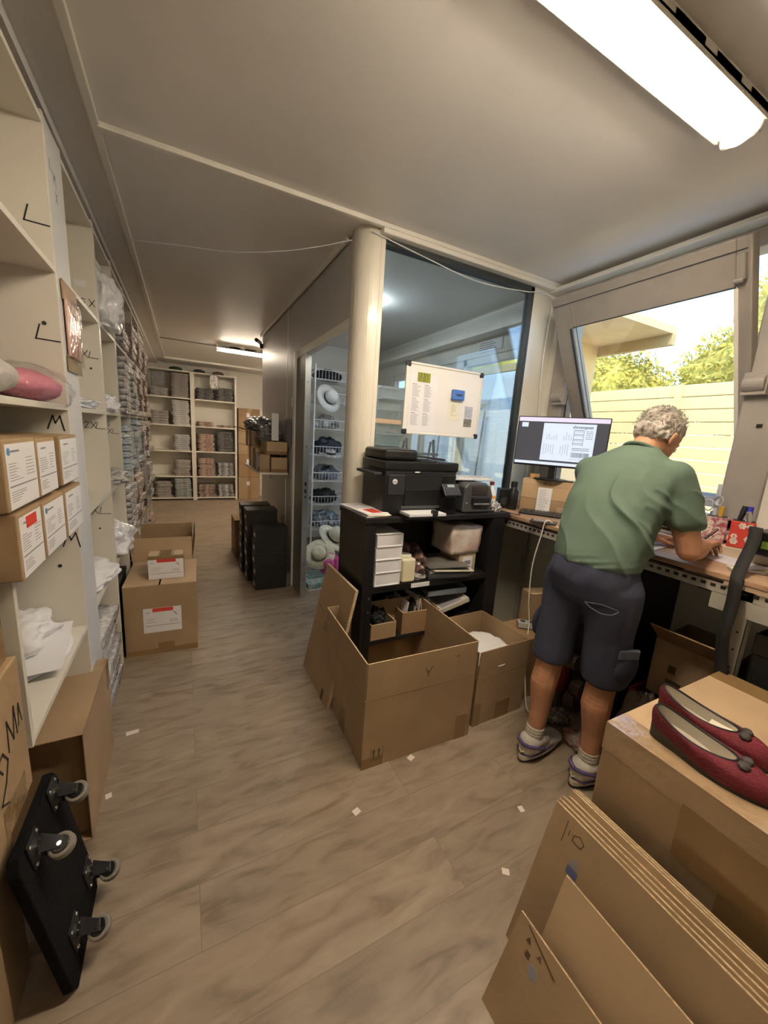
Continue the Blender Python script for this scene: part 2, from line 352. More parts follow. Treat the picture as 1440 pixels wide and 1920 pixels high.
q = MB(); q.box(-.032,-.03,-.47,.475,hh-.05,hh-.045,T_); q.box(-.033,-.03,-.43,.37,hh-.191,hh-.186,T_); q.box(-.04,-.03,.372,.384,-hh+.05,hh-.19,T_); obj('glazing_bead', q, ALUD, s_)
q = MB(); q.box(-.036,-.028,-.44,-.424,-hh+.05,hh-.19,T_); obj('edge_strip', q, MELAE, s_)
obj('glass_pane', MB().box(-.004,.004,-.43,.37,-hh+.06,hh-.19,T_), GLASS, s_)
q = MB(); q.box(-.055,-.03,-.47,-.44,hh-.16,hh-.06,T_); q.cyl(T_@V((-.05,-.465,hh-.16)),T_@V((-.05,-.43,hh-.16)),.01); obj('latch', q, ALU, s_, bevel=.003)
for sy in (-1, 1):
    q = MB(); y = sy*.52
    q.box(-.06,-.02,y-.045,y+.045,.62,.72); q.cyl((-.05,y-.04,.67),(-.05,y+.04,.67),.036,n=20); obj('hinge', q, ALU, g, bevel=.004)
obj('catch', MB().box(-.026,-.02,-.57,-.55,.48,.495), BLK, g)
# glazed door of the side room
g = thing('window_3', None, None, (XR+.04, 3.02, 0)); g['kind'] = 'structure'
q = MB(); a, b = -.72, 1.43
for y in (a, -.02, .68, b-.05): q.box(-.03,.03,y,y+.055,0,2.16)
q.box(-.03,.03,a,b,2.10,2.16); q.box(-.03,.03,a,b,0,.08); obj('window_frame', q, TRIM, g, bevel=.004)
obj('glass_pane', MB().box(-.003,.003,a+.055,-.02,.08,2.10).box(-.003,.003,.035,.68,.08,2.10).box(-.003,.003,.735,b-.05,.08,2.10), GLASS, g)

# outdoors beyond the windows
FENCE = mat('cream_fence', (.86,.68,.34), .8, noise_amt=.05, nscale=2)
STUC = mat('cream_stucco', (.90,.66,.34), .85, noise_amt=.05)
ROOFM = mat('tan_fascia', (.62,.45,.22), .8)
LEAF = mat('hedge_leaf', (.60,.50,.10), .7, noise_amt=.35, nscale=4)
PATH = mat('pale_concrete', (.62,.64,.68), .8, noise_amt=.06)
tag(obj('ground', MB().box(2.45,14,-6,14,-.12,-.02), PATH), None, None, kind='structure')
f = thing('garden_fence', 'cream boarded garden fence standing outside below the hedge', 'fence', (5.0,-3,0))
q = MB()
for i in range(16): q.box(0,.05,0,9.4,.02+i*.137,.15+i*.137)
obj('board_panel', q, FENCE, f, bevel=.006)
for i in range(8):
    obj('post', MB().box(-.03,0,.5+i*1.25,.56+i*1.25,0,2.21), FENCE, f)
bl = thing('outbuilding', 'cream rendered wall with a peach canopy overhang outside the tilted window', 'building', (3.80, 2.76, 0))
obj('wall', MB().box(-.45,0,0,.18,0,2.46), STUC, bl); obj('white_wall', MB().box(.35,.5,.4,5.5,0,2.46), mat('white_render', (.80,.84,.90), .7), bl)
obj('canopy', MB().box(-1.33,.06,-.69,.9,2.46,2.52), STUC, bl); obj('fascia', MB().box(0,.06,-.69,3.2,2.37,2.46), ROOFM, bl)
def hedge(loc, size, n, seed, label, name='hedge', group=None):
    rr = random.Random(seed); q = MB()
    for i in range(n):
        u, v_ = rr.random()*2*PI, rr.random()*2-1; k = math.sqrt(1-v_*v_)*(0.75+.3*rr.random())
        p = V((k*math.cos(u)*size[0], k*math.sin(u)*size[1], v_*size[2]*(.8+.3*rr.random())))
        d = V((rr.gauss(0,1),rr.gauss(0,1),rr.gauss(0,1)+.4)).normalized(); e = d.orthogonal().normalized()*.022; d = d*(.05+.06*rr.random())
        q.quad(p-e*.2, p+d*.5-e, p+d, p+d*.5+e)
    o = obj(name, q, LEAF); o.location = loc; bmc = bmesh.new()
    tag(o, label, 'hedge', group)
    c_ = obj('stem', rough_blob((0,0,0), (size[0]*.8,size[1]*.85,size[2]*.85), seed, .2, 3, 3, False), LEAF, o)
    obj('trunk', MB().cyl((0,0,-loc[2]-.02),(0,0,0),.07,.05), mat('bark', (.16,.11,.07), .9), o)
    return o
hedge((6.0,2.1,2.35), (.6,1.1,.70), 5000, 1, 'pale green hedge rising above the fence on the right of the window')
hedge((6.1,4.3,2.25), (.5,1.1,.75), 5000, 2, 'low pale green hedge above the fence beside the outbuilding')
hedge((7.4,2.3,3.3), (.7,.8,1.1), 3500, 3, 'tall feathery bush above the hedge at the right window edge', 'bush')
hedge((6.8,7.9,2.6), (1.0,2.2,1.2), 3000, 4, 'green hedge seen far through the side room glazed door')

# ============================================================ LAMPS
TUBEM = mat('lit_tube', (1,1,1), .5, emit=(1,.86,.70), es=TUBE); LBODY = mat('lamp_body', (.78,.75,.68), .5)
def lamp(loc, L, label, extra=True):
    t = thing('ceiling_lamp', label, 'lamp', loc)
    obj('housing', MB().box(0,L,-.052,.052,-.045,0).box(0,L,-.066,-.060,-.060,-.02).box(0,L,.060,.066,-.060,-.02).box(0,L,-.066,.066,-.047,-.040), LBODY, t)
    for sy in (-1, 1): obj('fluorescent_tube', MB().cyl((.05,sy*.026,-.062),(L-.05,sy*.026,-.062),.013,n=16), TUBEM, t, smooth=False)
    q = MB(); n = 14; pr = [(.062*math.cos(a), -.035-.062*math.sin(a)) for a in [PI*i/n for i in range(n+1)]]
    A = [q.bm.verts.new((0,y,z)) for y, z in pr]; B = [q.bm.verts.new((L,y,z)) for y, z in pr]
    for i in range(n): q.bm.faces.new((A[i],A[i+1],B[i+1],B[i]))
    q.bm.faces.new(A); q.bm.faces.new(B); cv = obj('cover', q, CLEARL, t)
    x = .15
    while x < L-.1:
        for s_ in (-1,1): obj('clip', MB().box(x,x+.14,s_*.0635-.0025,s_*.0635+.0025,-.045,-.025), TRIM, cv)
        x += .2
    obj('end_cap', MB().box(L-.006,L+.025,-.055,.055,-.085,-.01), mat('end_cap', (.6,.57,.52), .3), t, bevel=.02, seg=3)
    return t
lamp((.33,.79,ZC), 1.27, 'double tube ceiling lamp with clear cover above the packing desk')
lamp((.43,5.95,ZC), 1.3, 'double tube ceiling lamp at the far end before the back shelves')
# globe lamp in the side room
t = thing('globe_lamp', 'small round ceiling lamp inside the glazed side room', 'lamp', (1.35,3.1,ZC))
obj('lamp_base', MB().cyl((0,0,-.02),(0,0,0),.05), LBODY, t); obj('lamp_shade', MB().ell((0,0,-.055),(.06,.06,.045)), mat('globe_glow', (1,1,1), .5, emit=(.86,.93,1), es=45), t, smooth=True)
# camera
t = thing('security_camera', 'small white and black security camera on the partition end under the ceiling', 'camera', (.87,5.03,2.38))
obj('bracket', MB().box(-.04,.0,-.035,.0,-.03,.02).cyl((-.02,.0,0),(-.045,-.03,.02),.010), BLK, t)
obj('camera_body', MB().cyl((-.035,-.02,.03),(-.09,-.11,.035),.022), WHITEP, t); obj('lens', MB().cyl((-.09,-.11,.035),(-.098,-.122,.0355),.021), BLK, t)
# thin wires
def wire(name, pts, r, material, label, cat='wire', n=6, seg=10):
    P = [V(p) for p in pts]; out = []
    for i in range(len(P)-1):
        p0 = P[max(i-1,0)]; p1 = P[i]; p2 = P[i+1]; p3 = P[min(i+2,len(P)-1)]
        for k in range(seg):
            t = k/seg; out.append(.5*((2*p1)+(p2-p0)*t+(2*p0-5*p1+4*p2-p3)*t*t+(3*p1-p0-3*p2+p3)*t**3))
    out.append(P[-1]); o = obj(name, MB().tube(out, r, n), material, smooth=True); return tag(o, label, cat)
wire('hanging_string', [(-.25,3.0,2.47),(.0,2.9,2.47),(.3,2.65,2.42),(.6,2.4,2.42),(.84,2.18,2.45)], .003, WHITEP, 'thin white cord sagging under the ceiling left of the column', 'cord')
wire('hanging_string', [(.90,2.05,2.46),(1.2,2.03,2.41),(1.6,2.03,2.37),(2.0,2.03,2.40),(2.14,2.04,2.43),(2.25,1.99,2.36),(2.29,2.0,2.1)], .003, WHITEP, 'thin white cord hanging across the top of the glass partition', 'cord')
wire('wall_cable', [(2.27,2.045,2.38),(2.25,2.045,2.0),(2.28,2.045,1.6),(2.24,2.045,1.3),(2.25,2.045,1.05)], .005, WHITEP, 'white cable running down the wall behind the monitor', 'cable')

# ============================================================ WHITEBOARD ON THE GLASS
WBX, WBY, WBZ = 1.175, 2.078, 1.447
t = thing('whiteboard', 'white magnetic board with papers, hung on the glass partition above the printer', 'whiteboard', (WBX,WBY,WBZ)); t.scale = (.9,.9,.9)
Wb, Hb = .645, .465
obj('board', MB().box(.008,Wb-.008,-.008,.0,.008,Hb-.008), mat('board_white', (.83,.80,.76), .25), t)
q = MB(); q.box(0,Wb,-.014,.001,0,.014); q.box(0,Wb,-.014,.001,Hb-.014,Hb); q.box(0,.012,-.014,.001,0,Hb); q.box(Wb-.012,Wb,-.014,.001,0,Hb); obj('frame', q, TRIM, t, bevel=.002)
for x in (0, Wb-.03):
    for z in (0, Hb-.03): obj('corner_cap', MB().box(x-.003,x+.033,-.017,.003,z-.003,z+.033), DKG, t, bevel=.008)
def sheet(x0, z0, w, h, material, label, fn=None, name='pinned_sheet', cat='paper', group=None):
    s = thing(name, label, cat, (WBX+.9*x0, WBY-.0078, WBZ+.9*z0), group=group); s.scale = (.9,.9,.9); obj('paper', MB().box(0,w,-.001,.0,0,h), material, s)
    if fn: q = MB(); fn(q, plane((0,-.0012,0),(1,0,0),(0,0,1))); obj('print', q, INKG, s)
    return s
def sched(q, m):
    for c in range(2):
        for r_ in range(3): lines(q, m, .02+c*.095, .085+c*.095, .04+r_*.093, .115+r_*.093, 11, .002, c*7+r_, .6); q.box(.02+c*.095,.055+c*.095,.119+r_*.093,.123+r_*.093,0,.0005,m)
sc_ = sheet(.035,.02,.22,.375,PAPER,'printed list with six columns of text pinned on the left of the whiteboard', sched, 'printed_list')
q = MB(); pmm = plane((0,-.0012,0),(1,0,0),(0,0,1)); q.box(.055,.155,.325,.385,0,.0008,pmm); o = obj('logo_block', q, mat('olive_print', (.40,.40,.03), .6, col2=(.10,.11,.02), nscale=60, stretch=(2,1,.3)), sc_)
sheet(.36,.115,.10,.125,PAPERC,'small handwritten memo held under the blue eraser on the whiteboard', lambda q,m: lines(q,m,.025,.08,.03,.11,8,.002,3,.3), 'memo_note')
s = sheet(.505,.075,.075,.15,PAPER,'small card with a dark photo strip on the right of the whiteboard', None, 'photo_card'); obj('photo', MB().box(.002,.073,-.0018,-.001,.003,.06), mat('dark_photo', (.10,.09,.07), .5, col2=(.30,.28,.22), nscale=80), s)
obj('photo', MB().box(.002,.073,-.0018,-.001,.065,.147), mat('pale_photo', (.50,.52,.58), .5, noise_amt=.2, nscale=40), s)
t = thing('board_eraser', 'blue magnetic eraser on the whiteboard above the memo', 'eraser', (WBX+.9*.37,WBY-.0075,WBZ+.9*.255)); t.scale = (.9,.9,.9)
obj('eraser_body', MB().box(0,.105,-.03,-.006,0,.07), mat('eraser_blue', (.06,.16,.50), .4), t, bevel=.008, seg=3); obj('felt', MB().box(.004,.101,-.006,0,.004,.066), PAPER, t); obj('print', MB().box(.03,.08,-.0305,-.030,.028,.04), INK, t)
o = obj('tape_strip', MB().box(.962,1.17,2.0785,2.0802,1.497,1.522), mat('tan_tape', (.50,.36,.24), .6)); tag(o, 'tan adhesive tape strip stuck on the glass left of the whiteboard', 'tape')
# ============================================================ SHELVING
CELLZ = (.62, 1.04, 1.455, 1.895)
def marker(parent, segs, origin, s, w=.004, material=INK):
    # handwriting on a panel face that looks back along -Y; local x -> +X, local y -> +Z
    q = MB(); m = plane(origin, (1,0,0), (0,0,1))
    for seg in segs: q.stroke([(x*s, y*s) for x, y in seg], w, m)
    return obj('handwriting', q, material, parent)
gL = [[(0,.9),(-.25,0),(1.0,-.05)]]; gM = [[(0,0),(.35,1),(.5,.45),(.8,1),(1.0,-.1)]]; gX = [[(0,1),(.7,0)],[(.75,1),(0,-.05)]]
g2 = [[(0,.75),(.2,1),(.5,.9),(.45,.6),(0,0),(.6,.05)]]; gS = [[(.6,.9),(.2,1),(.05,.75),(.5,.45),(.5,.1),(0,.05)]]
def sh(g, dx, dy=0): return [[(x+dx, y+dy) for x, y in s] for s in g]
DOT = [[(0,0),(.02,.02)]]
def left_unit(y0, y1, label, name='shelving_unit', xf=-.36, top=2.335, mate=MELA, levels=CELLZ, near0=0):
    t = thing(name, label, 'shelving', (xf, y0, 0)); W = y1-y0; D = X0+.01-xf   # local: x from D (wall) to 0 (front)
    for yy in (0, W-.018): obj('side_panel', MB().box(D,0,yy,yy+.018,(near0 if yy == 0 else 0),top), mate, t, bevel=.001)
    for z in (*levels, top-.018): obj('shelf', MB().box(D,-.001,.018,W-.018,z-.018,z), mate, t, bevel=.001)
    obj('back_panel', MB().box(D-.004,D,0,W,.05,top), mate, t)
    return t
u1 = left_unit(1.115, 1.765, 'white shelving unit nearest the viewer with letters L and M marked inside', near0=.60)
yy = .6315
for segs, x, z, s in ((gL,-.055,2.015,.05),(gL,-.055,1.665,.05),(gM,-.06,1.372,.045),(gM,-.05,.945,.05)): marker(u1, segs, (x,yy,z), s)
q = MB()
for x, z in ((-.042,1.716),(-.065,.871)): q.cyl((x,yy+.0005,z),(x,yy-.0015,z),.006)
obj('screw_hole', q, INK, u1)
f = thing('filler_panel', 'narrow bluish white upright panel between the first and second shelving units', 'panel', (-.36,1.765,0))
obj('panel', MB().box(-.02,0,0,.17,0,2.33), FILL, f)
q = MB(); mm = plane((.0005,.02,2.2), (0,1,0), (0,0,1))
for seg in sh(gL,.2,0)+sh(gM,1.2,-.9)+sh(gX,1.6,-2.6): q.stroke([(x*.03,y*.03) for x, y in seg], .0022, mm)
obj('handwriting', q, INKG, f)
u2 = left_unit(1.935, 2.50, 'second white shelving unit marked XL and 2XL, beside the filler panel')
yy = .5465
for segs, x, z, s in ((gX+sh(gL,1.1),-.078,1.71,.032),(g2+sh(gX,.8)+sh(gL,1.7),-.09,1.365,.032),(gX+sh(gL,1.1),-.09,.915,.04),(sh(gS,0)+sh(gX,1.1),-.065,1.95,.03)): marker(u2, segs, (x,yy,z), s, .003)
obj('note', MB().box(-.085,-.04,yy-.001,yy,2.03,2.06), PAPER, u2)
q = MB()
for x, z in ((-.045,1.659),(-.06,.834)): q.cyl((x,yy+.0005,z),(x,yy-.0015,z),.005)
obj('screw_hole', q, INK, u2)
u3 = left_unit(2.50, 3.02, 'third white shelving unit marked S, holding the white bagged garments')
marker(u3, gS+sh(gX,.2,-1.4)+sh(gL,1.2,-1.4), (-.075,.5015,1.37), .03, .0025)
u4 = left_unit(3.02, 3.54, 'fourth white shelving unit of the left row filled with glossy bagged clothes')
u5 = left_unit(3.54, 4.06, 'fifth white shelving unit of the left row with blue and grey bagged clothes')
u6 = left_unit(4.06, 4.60, 'sixth white shelving unit of the left row packed with bagged clothes')
u7 = left_unit(4.60, 5.15, 'seventh white shelving unit of the left row before the beige cupboards')
BEIGE = mat('beige_panel', (.55,.43,.30), .5, noise_amt=.15, nscale=6)
u8 = left_unit(5.15, 6.25, 'last beige shelving unit at the far end of the left row', xf=-.45, top=2.25, mate=BEIGE)

# back shelves: two units against the far wall
LV = (.05, .455, .925, 1.385, 1.87)
def back_unit(x0, x1, label):
    t = thing('shelving_unit', label, 'shelving', (x0, 8.05, 0)); W = x1-x0
    for xx in (0, W-.035): obj('side_panel', MB().box(xx,xx+.035,0,.38,0,2.335), MELA, t, bevel=.001)
    for z in (*LV, 2.335): obj('shelf', MB().box(.035,W-.035,.002,.38,z-.022,z), MELA, t, bevel=.001)
    obj('back_panel', MB().box(0,W,.38,.385,.03,2.335), MELA, t); return t
back_unit(-.62, .155, 'left half of the white back shelves holding pale folded garments')
back_unit(.155, .91, 'right half of the white back shelves holding dark and patterned garments')

# ============================================================ FOLDED GARMENTS
def packet_mesh(w, d, h, seed):
    bm = bmesh.new(); bmesh.ops.create_cube(bm, size=1); bmesh.ops.subdivide_edges(bm, edges=bm.edges, cuts=5, use_grid_fill=True)
    for v in bm.verts:
        p = v.co.copy(); e = 1-.35*(max(0,abs(p.x)-.3)+max(0,abs(p.y)-.3)); n = noise.noise(p*6+V((seed,0,0)))
        v.co = V((p.x*w*(1+.05*n), p.y*d*(1+.05*n), (p.z*e+.12*n*abs(p.z))*h+h/2))
    return bm
def garment_mat(name, c, c2=None, ns=30):
    return mat(name, c, .4, coat=1, bump=1.5, bscale=38, col2=c2 or tuple(x*.6 for x in c), nscale=ns, stretch=(1,1,3))  # second tone carries fabric pattern and also paints in glints of the film
GM = dict(pale=garment_mat('pale_grey_garment', (.42,.37,.35)), white=garment_mat('white_garment', (.70,.68,.66)), teal=garment_mat('teal_garment', (.20,.27,.27), (.5,.48,.46), 20), dark=garment_mat('dark_garment', (.012,.012,.014), (.20,.18,.17), 26),
  red=garment_mat('red_brown_garment', (.22,.06,.05), (.60,.48,.38), 26), silver=garment_mat('silver_glint_garment', (.66,.64,.64), (.05,.05,.06), 22), blue=garment_mat('blue_garment', (.10,.28,.40), (.65,.66,.70), 24), pink=garment_mat('pink_beige_garment', (.60,.44,.36), (.12,.07,.06), 24))  # silver mixes pale and near-black so film sparkle sits in its colour
PROTO = {}
ORD = ['lowest','second','third','fourth','fifth','sixth','seventh','eighth','ninth','tenth','eleventh','twelfth']
def stack(x, y, z, w, d, h, n, gm, label, group, ax=0, seed=0, name='folded_garment'):
    # n separate folded garments in film, one on the other
    rr = random.Random(seed+int(x*100)+int(z*1000)); hh = h/n
    for i in range(n):
        k = (gm, round(w,2), round(d,2), round(hh,3), rr.randint(0,1))
        if k not in PROTO:
            o = obj(name, packet_mesh(w, d, hh*.98, rr.random()*9), GM[gm], smooth=True); PROTO[k] = o.data
        else: o = bpy.data.objects.new(name, PROTO[k]); COL.objects.link(o)
        o.location = (x+rr.uniform(-.012,.012), y+rr.uniform(-.012,.012), z+i*hh); o.rotation_euler = (0,0,rr.uniform(-.06,.06))
        tag(o, label.replace('#', ORD[i] if i < n-1 else 'topmost'), 'garment', group)
yb = 8.22
def bs(x, lev, w, h, n, gm, desc, seed=0):
    nm = ['bottom','second','middle','fourth','top'][lev]; side = 'left' if x < -.2 or .2 < x < .5 else 'right'; un = 'left' if x < .15 else 'right'
    stack(x, yb, LV[lev]+.001, w, .29, h, n, gm, f'{desc} folded garment, # of the {side} stack, {nm} shelf, {un} back unit', f'{desc} garments on the {nm} shelf of the {un} back unit', seed=seed)
bs(-.37, 4, .27, .14, 5, 'pale', 'greyish')
bs(-.04, 4, .27, .42, 12, 'pale', 'pale')
bs(-.38, 3, .27, .24, 5, 'pale', 'grey bulky')
bs(-.04, 3, .27, .44, 12, 'white', 'whitish')
bs(-.04, 2, .25, .29, 8, 'white', 'white')
bs(-.04, 1, .25, .30, 8, 'pale', 'light grey')
bs(-.36, 0, .25, .30, 6, 'pale', 'grey')
bs(-.04, 0, .27, .36, 9, 'teal', 'teal')
bs(.36, 4, .28, .20, 7, 'dark', 'black'); bs(.70, 4, .28, .24, 8, 'dark', 'dark glossy')
bs(.37, 3, .27, .09, 3, 'red', 'red patterned'); bs(.70, 3, .27, .045, 2, 'pink', 'thin pinkish')
bs(.36, 2, .27, .32, 10, 'red', 'striped brown'); bs(.69, 2, .27, .38, 10, 'dark', 'black patterned')
bs(.36, 1, .28, .34, 10, 'red', 'reddish brown'); bs(.70, 1, .27, .26, 8, 'silver', 'dark grey')
bs(.36, 0, .28, .24, 7, 'pink', 'brown and white'); bs(.70, 0, .27, .24, 7, 'silver', 'grey and white')
FILM = mat('silver_film', (.55,.52,.50), .15, coat=1, bump=1, bscale=25, col2=(.16,.15,.14), nscale=18)
q = MB(); q.bm.free(); q.bm = rough_box(-.07,.07,-.008,.006,-.13,.13,5,.006)
o = obj('bagged_garment', q, FILM, smooth=True); o.location = (.52,8.035,2.20); tag(o, 'silver film bag hanging at the top front of the right back shelves', 'bag')
q = MB(); q.bm.free(); q.bm = rough_box(-.10,.10,-.012,.02,-.13,.13,8,.01)
o = obj('bagged_garment', q, garment_mat('grey_film', (.25,.24,.25)), smooth=True); o.location = (-.38,8.02,2.15); tag(o, 'grey film bag hanging over the top left corner of the back shelves', 'bag')
for x, w_, c, lab in ((-.1,.22,(.02,.05,.02),'dark green bundle lying on top of the left back shelves'),(.28,.2,(.04,.04,.04),'black flat bundle lying on top of the back shelves'),(.6,.2,(.15,.08,.05),'brown flat bundle lying on top of the right back shelves')):
    o = obj('bundle', rough_blob((0,0,0), (w_/2,.12,.07), int(x*10)+3, .12, 3, 3), mat('bundle_'+lab.split()[0]+lab.split()[1], c, .6), smooth=True); o.location = (x,8.2,2.336); tag(o, lab, 'bundle')
# left row contents
def ls(unit, y0, y1, lev, h, n, gm, desc, xo=.0):
    z = (.0,)+CELLZ; y = (y0+y1)/2; lv = ['floor','lowest','second','third','top'][lev]
    stack(-.50+xo, y, z[lev]+.002, .30, (y1-y0)-.09, h, n, gm, f'{desc} bagged garment, # of the {lv} level pile in the {unit} left unit', f'{desc} garments at the {lv} level of the {unit} left unit', seed=lev)
for u, y0, y1, row in (('fourth',3.02,3.54,[(4,.10,3,'silver','grey'),(3,.36,9,'silver','silver grey'),(2,.34,8,'blue','blue'),(1,.34,8,'silver','grey crinkled'),(0,.35,7,'silver','greyish')]),
                       ('fifth',3.54,4.06,[(4,.22,5,'pink','brown'),(3,.38,9,'silver','grey glint-painted'),(2,.38,9,'blue','pale blue'),(1,.36,8,'pink','beige'),(0,.4,8,'silver','dull grey')]),
                       ('sixth',4.06,4.60,[(4,.30,6,'pink','brownish'),(3,.38,8,'pink','pink beige'),(2,.38,8,'silver','glint-speckled grey'),(1,.36,8,'dark','dark'),(0,.4,7,'pink','rosy')]),
                       ('seventh',4.60,5.15,[(4,.20,4,'pink','tan'),(3,.36,7,'red','red brown'),(2,.38,7,'pink','brown spotted'),(1,.36,7,'silver','glint-mottled grey'),(0,.4,6,'red','maroon')])):
    for lev, h, n, gm, d in row: ls(u, y0, y1, lev, h, n, gm, d, .02)
def crumple(name, label, cat, c, s, material, seed, amp=.3, freq=2.2, group=None, subd=5, smooth=True):
    o = obj(name, rough_blob((0,0,0), s, seed, amp, freq, subd), material, smooth=smooth); o.location = c; return tag(o, label, cat, group)
WP = mat('white_film', (.80,.80,.84), .35, coat=1, bump=1.0, bscale=14)
crumple('bagged_garment', 'white film bag bulging from the top shelf of the third left shelving unit', 'bag', (-.41,2.72,1.897), (.13,.17,.30), WP, 3)
crumple('bagged_garment', 'crumpled white bag on the third shelf of the third left unit', 'bag', (-.43,2.72,1.457), (.10,.14,.11), WP, 4)
crumple('bagged_garment', 'clear film pack on the third shelf of the second left unit marked 2XL', 'bag', (-.46,2.2,1.457), (.11,.20,.05), WP, 5)
crumple('bagged_garment', 'shiny clear pack on the second shelf of the third left unit', 'bag', (-.45,2.76,1.042), (.13,.2,.10), garment_mat('clear_garment', (.62,.60,.56)), 6)
crumple('bagged_garment', 'heap of glossy white bags spilling from the lowest shelf of the third left unit', 'bag', (-.44,2.76,.622), (.14,.22,.20), WP, 7)
crumple('white_shirt', 'folded white shirt with grey marks on the lowest shelf of the second left unit', 'garment', (-.46,2.25,.622), (.13,.24,.09), WHITEC, 9, .2)
stack(-.50, 2.2, .003, .28, .42, .42, 7, 'white', 'clear bagged white pack, # of the floor pile under the second left unit', 'white packs on the floor under the second left unit')
t = thing('storage_box', 'black box standing under the lowest shelf of the third left unit', 'box', (-.55,2.76,0))
obj('body', MB().box(-.2,.17,-.22,.22,0,.42), BLKM, t, bevel=.006); obj('lid', MB().box(-.205,.175,-.225,.225,.42,.45), BLKM, t, bevel=.004)
# pink roll and grey roll on the upper shelf of unit one
def roll(c, L, r, material, label, seed):
    q = MB(); n = 26
    rings = []
    for i in range(n+1):
        t_ = i/n; k = min(1, math.sin(PI*min(1,max(.02,t_)))**.35)
        rings.append([q.bm.verts.new(((r[0]*k*math.cos(2*PI*j/24))*(1+.12*noise.noise(V((j*.5,i*.4,seed)))), (t_-.5)*L, r[1]+(r[1]*k*math.sin(2*PI*j/24))*(1+.12*noise.noise(V((j*.5,i*.4,seed+5)))))) for j in range(24)])
    for i in range(n):
        for j in range(24): q.bm.faces.new((rings[i][j],rings[i][(j+1)%24],rings[i+1][(j+1)%24],rings[i+1][j]))
    q.bm.faces.new(rings[0]); q.bm.faces.new(rings[-1])
    t = thing('rolled_garment', label, 'garment', c); obj('cloth', q, material, t, smooth=True); return t
PINK = mat('pink_cloth', (.55,.20,.26), .8, bump=.6, bscale=30, noise_amt=.2); GREYC = mat('grey_cloth', (.48,.45,.42), .8, bump=.7, bscale=20, noise_amt=.2)
t = roll((-.42,1.575,1.457), .36, (.075,.045), PINK, 'rolled pink garment in clear film on the third shelf of the nearest left unit', 1)
q = MB(); q.bm.free(); q.bm = rough_blob((0,.03,-.012), (.095,.24,.125), 12, .14, 4, 4); obj('film_bag', q, CLEAR, t, smooth=True)
roll((-.44,1.27,1.457), .26, (.08,.05), GREYC, 'grey rolled garment on the third shelf left of the pink roll', 2)
roll((-.60,1.33,1.457), .34, (.05,.09), mat('maroon_cloth', (.16,.02,.03), .8), 'dark red rolled garment behind the grey roll on the nearest left unit', 4)
# white cloths on the lowest shelf of unit one
t = thing('cloth_pile', 'pile of white cloths on the lowest shelf of the nearest left unit', 'cloth', (-.52,1.56,.621))
obj('paper_bag', rough_blob((0,0,0), (.15,.2,.03), 2, .05, 2, 4), PAPER, t, smooth=True, bevel=0)
obj('cloth', rough_blob((-.02,.04,.018), (.115,.15,.11), 21, .28, 2.2, 5), WHITEC, t, smooth=True)
obj('sheet', MB().box(.02,.14,-.19,.16,.028,.031, Matrix.Rotation(.12,4,'Z')), PAPER, t)
# bag with orange contents taped to the filler panel
t = thing('hanging_sample_bag', 'clear bag with orange strips and brown header hanging on the filler panel', 'bag', (-.357,1.885,1.575))
ORG = mat('orange_strips', (.62,.22,.12), .3, coat=1, bump=1, bscale=12, col2=(.75,.5,.42), nscale=10, stretch=(1,6,.6))
obj('header', MB().box(0,.004,-.10,.10,.235,.30), mat('brown_header', (.30,.18,.09), .5), t); obj('header', MB().box(0,.004,-.10,.10,0,.055), mat('olive_header', (.28,.19,.05), .3, coat=1), t)
for k in range(5): obj('strip', MB().box(.002,.012,-.092+k*.037,-.060+k*.037,.05,.24), ORG, t, bevel=.004)
obj('film', MB().box(.014,.015,-.098,.098,.03,.25), CLEAR, t)
# ============================================================ CARTONS
T = .005
def open_box(w, d, h, t=T):
    q = MB(); q.box(0,w,0,t,0,h); q.box(0,w,d-t,d,0,h); q.box(0,t,t,d-t,0,h); q.box(w-t,w,t,d-t,0,h); q.box(t,w-t,t,d-t,0,t); return q
def label_front(parent, x, z, w, h, w0=0, seed=0, yoff=-.001, red=True):
    # shipping label on a face looking along -Y
    lb = obj('shipping_label', MB().box(x,x+w,yoff,yoff+.001,z,z+h), PAPER, parent)
    m = plane((x,yoff-.0002,z), (1,0,0), (0,0,1)); q = MB()
    q.box(.05*w,.95*w,.27*h,.29*h,0,.0005,m); lines(q,m,.06*w,.5*w,.38*h,.60*h,3,.01*h,seed,.4); lines(q,m,.68*w,.95*w,.36*h,.5*h,3,.01*h,seed+1,.4)
    q.box(.8*w,.86*w,.74*h,.76*h,0,.0005,m @ Matrix.Rotation(0,4,'Z')); q.stroke([(.80*w,.78*h),(.87*w,.66*h)],.012*h+.003,m)
    lines(q,m,.06*w,.2*w,.78*h,.86*h,2,.012*h,seed+2,.5)
    obj('print', q, INKG, lb)
    if red: obj('red_strip', MB().box(x+.24*w,x+.78*w,yoff-.001,yoff-.0002,z+.84*h,z+.99*h), RED, lb)
    return lb
def arrows(parent, x, z, s, face='front'):
    m = plane((x,-.0006,z), (1,0,0), (0,0,1)); q = MB()
    q.box(-.1*s,1.1*s,-.05*s,.02*s,0,.0005,m)
    for k in (.12,.62): q.box(k*s,(k+.16)*s,.1*s,.8*s,0,.0005,m); q.prism([((k-.1)*s,.78*s),((k+.26)*s,.78*s),((k+.08)*s,1.1*s)],0,.0005,m)
    q.box(-.1*s,-.05*s,0,1.15*s,0,.0005,m); q.box(1.05*s,1.1*s,0,1.15*s,0,.0005,m)
    return obj('handling_mark', q, INKB, parent)
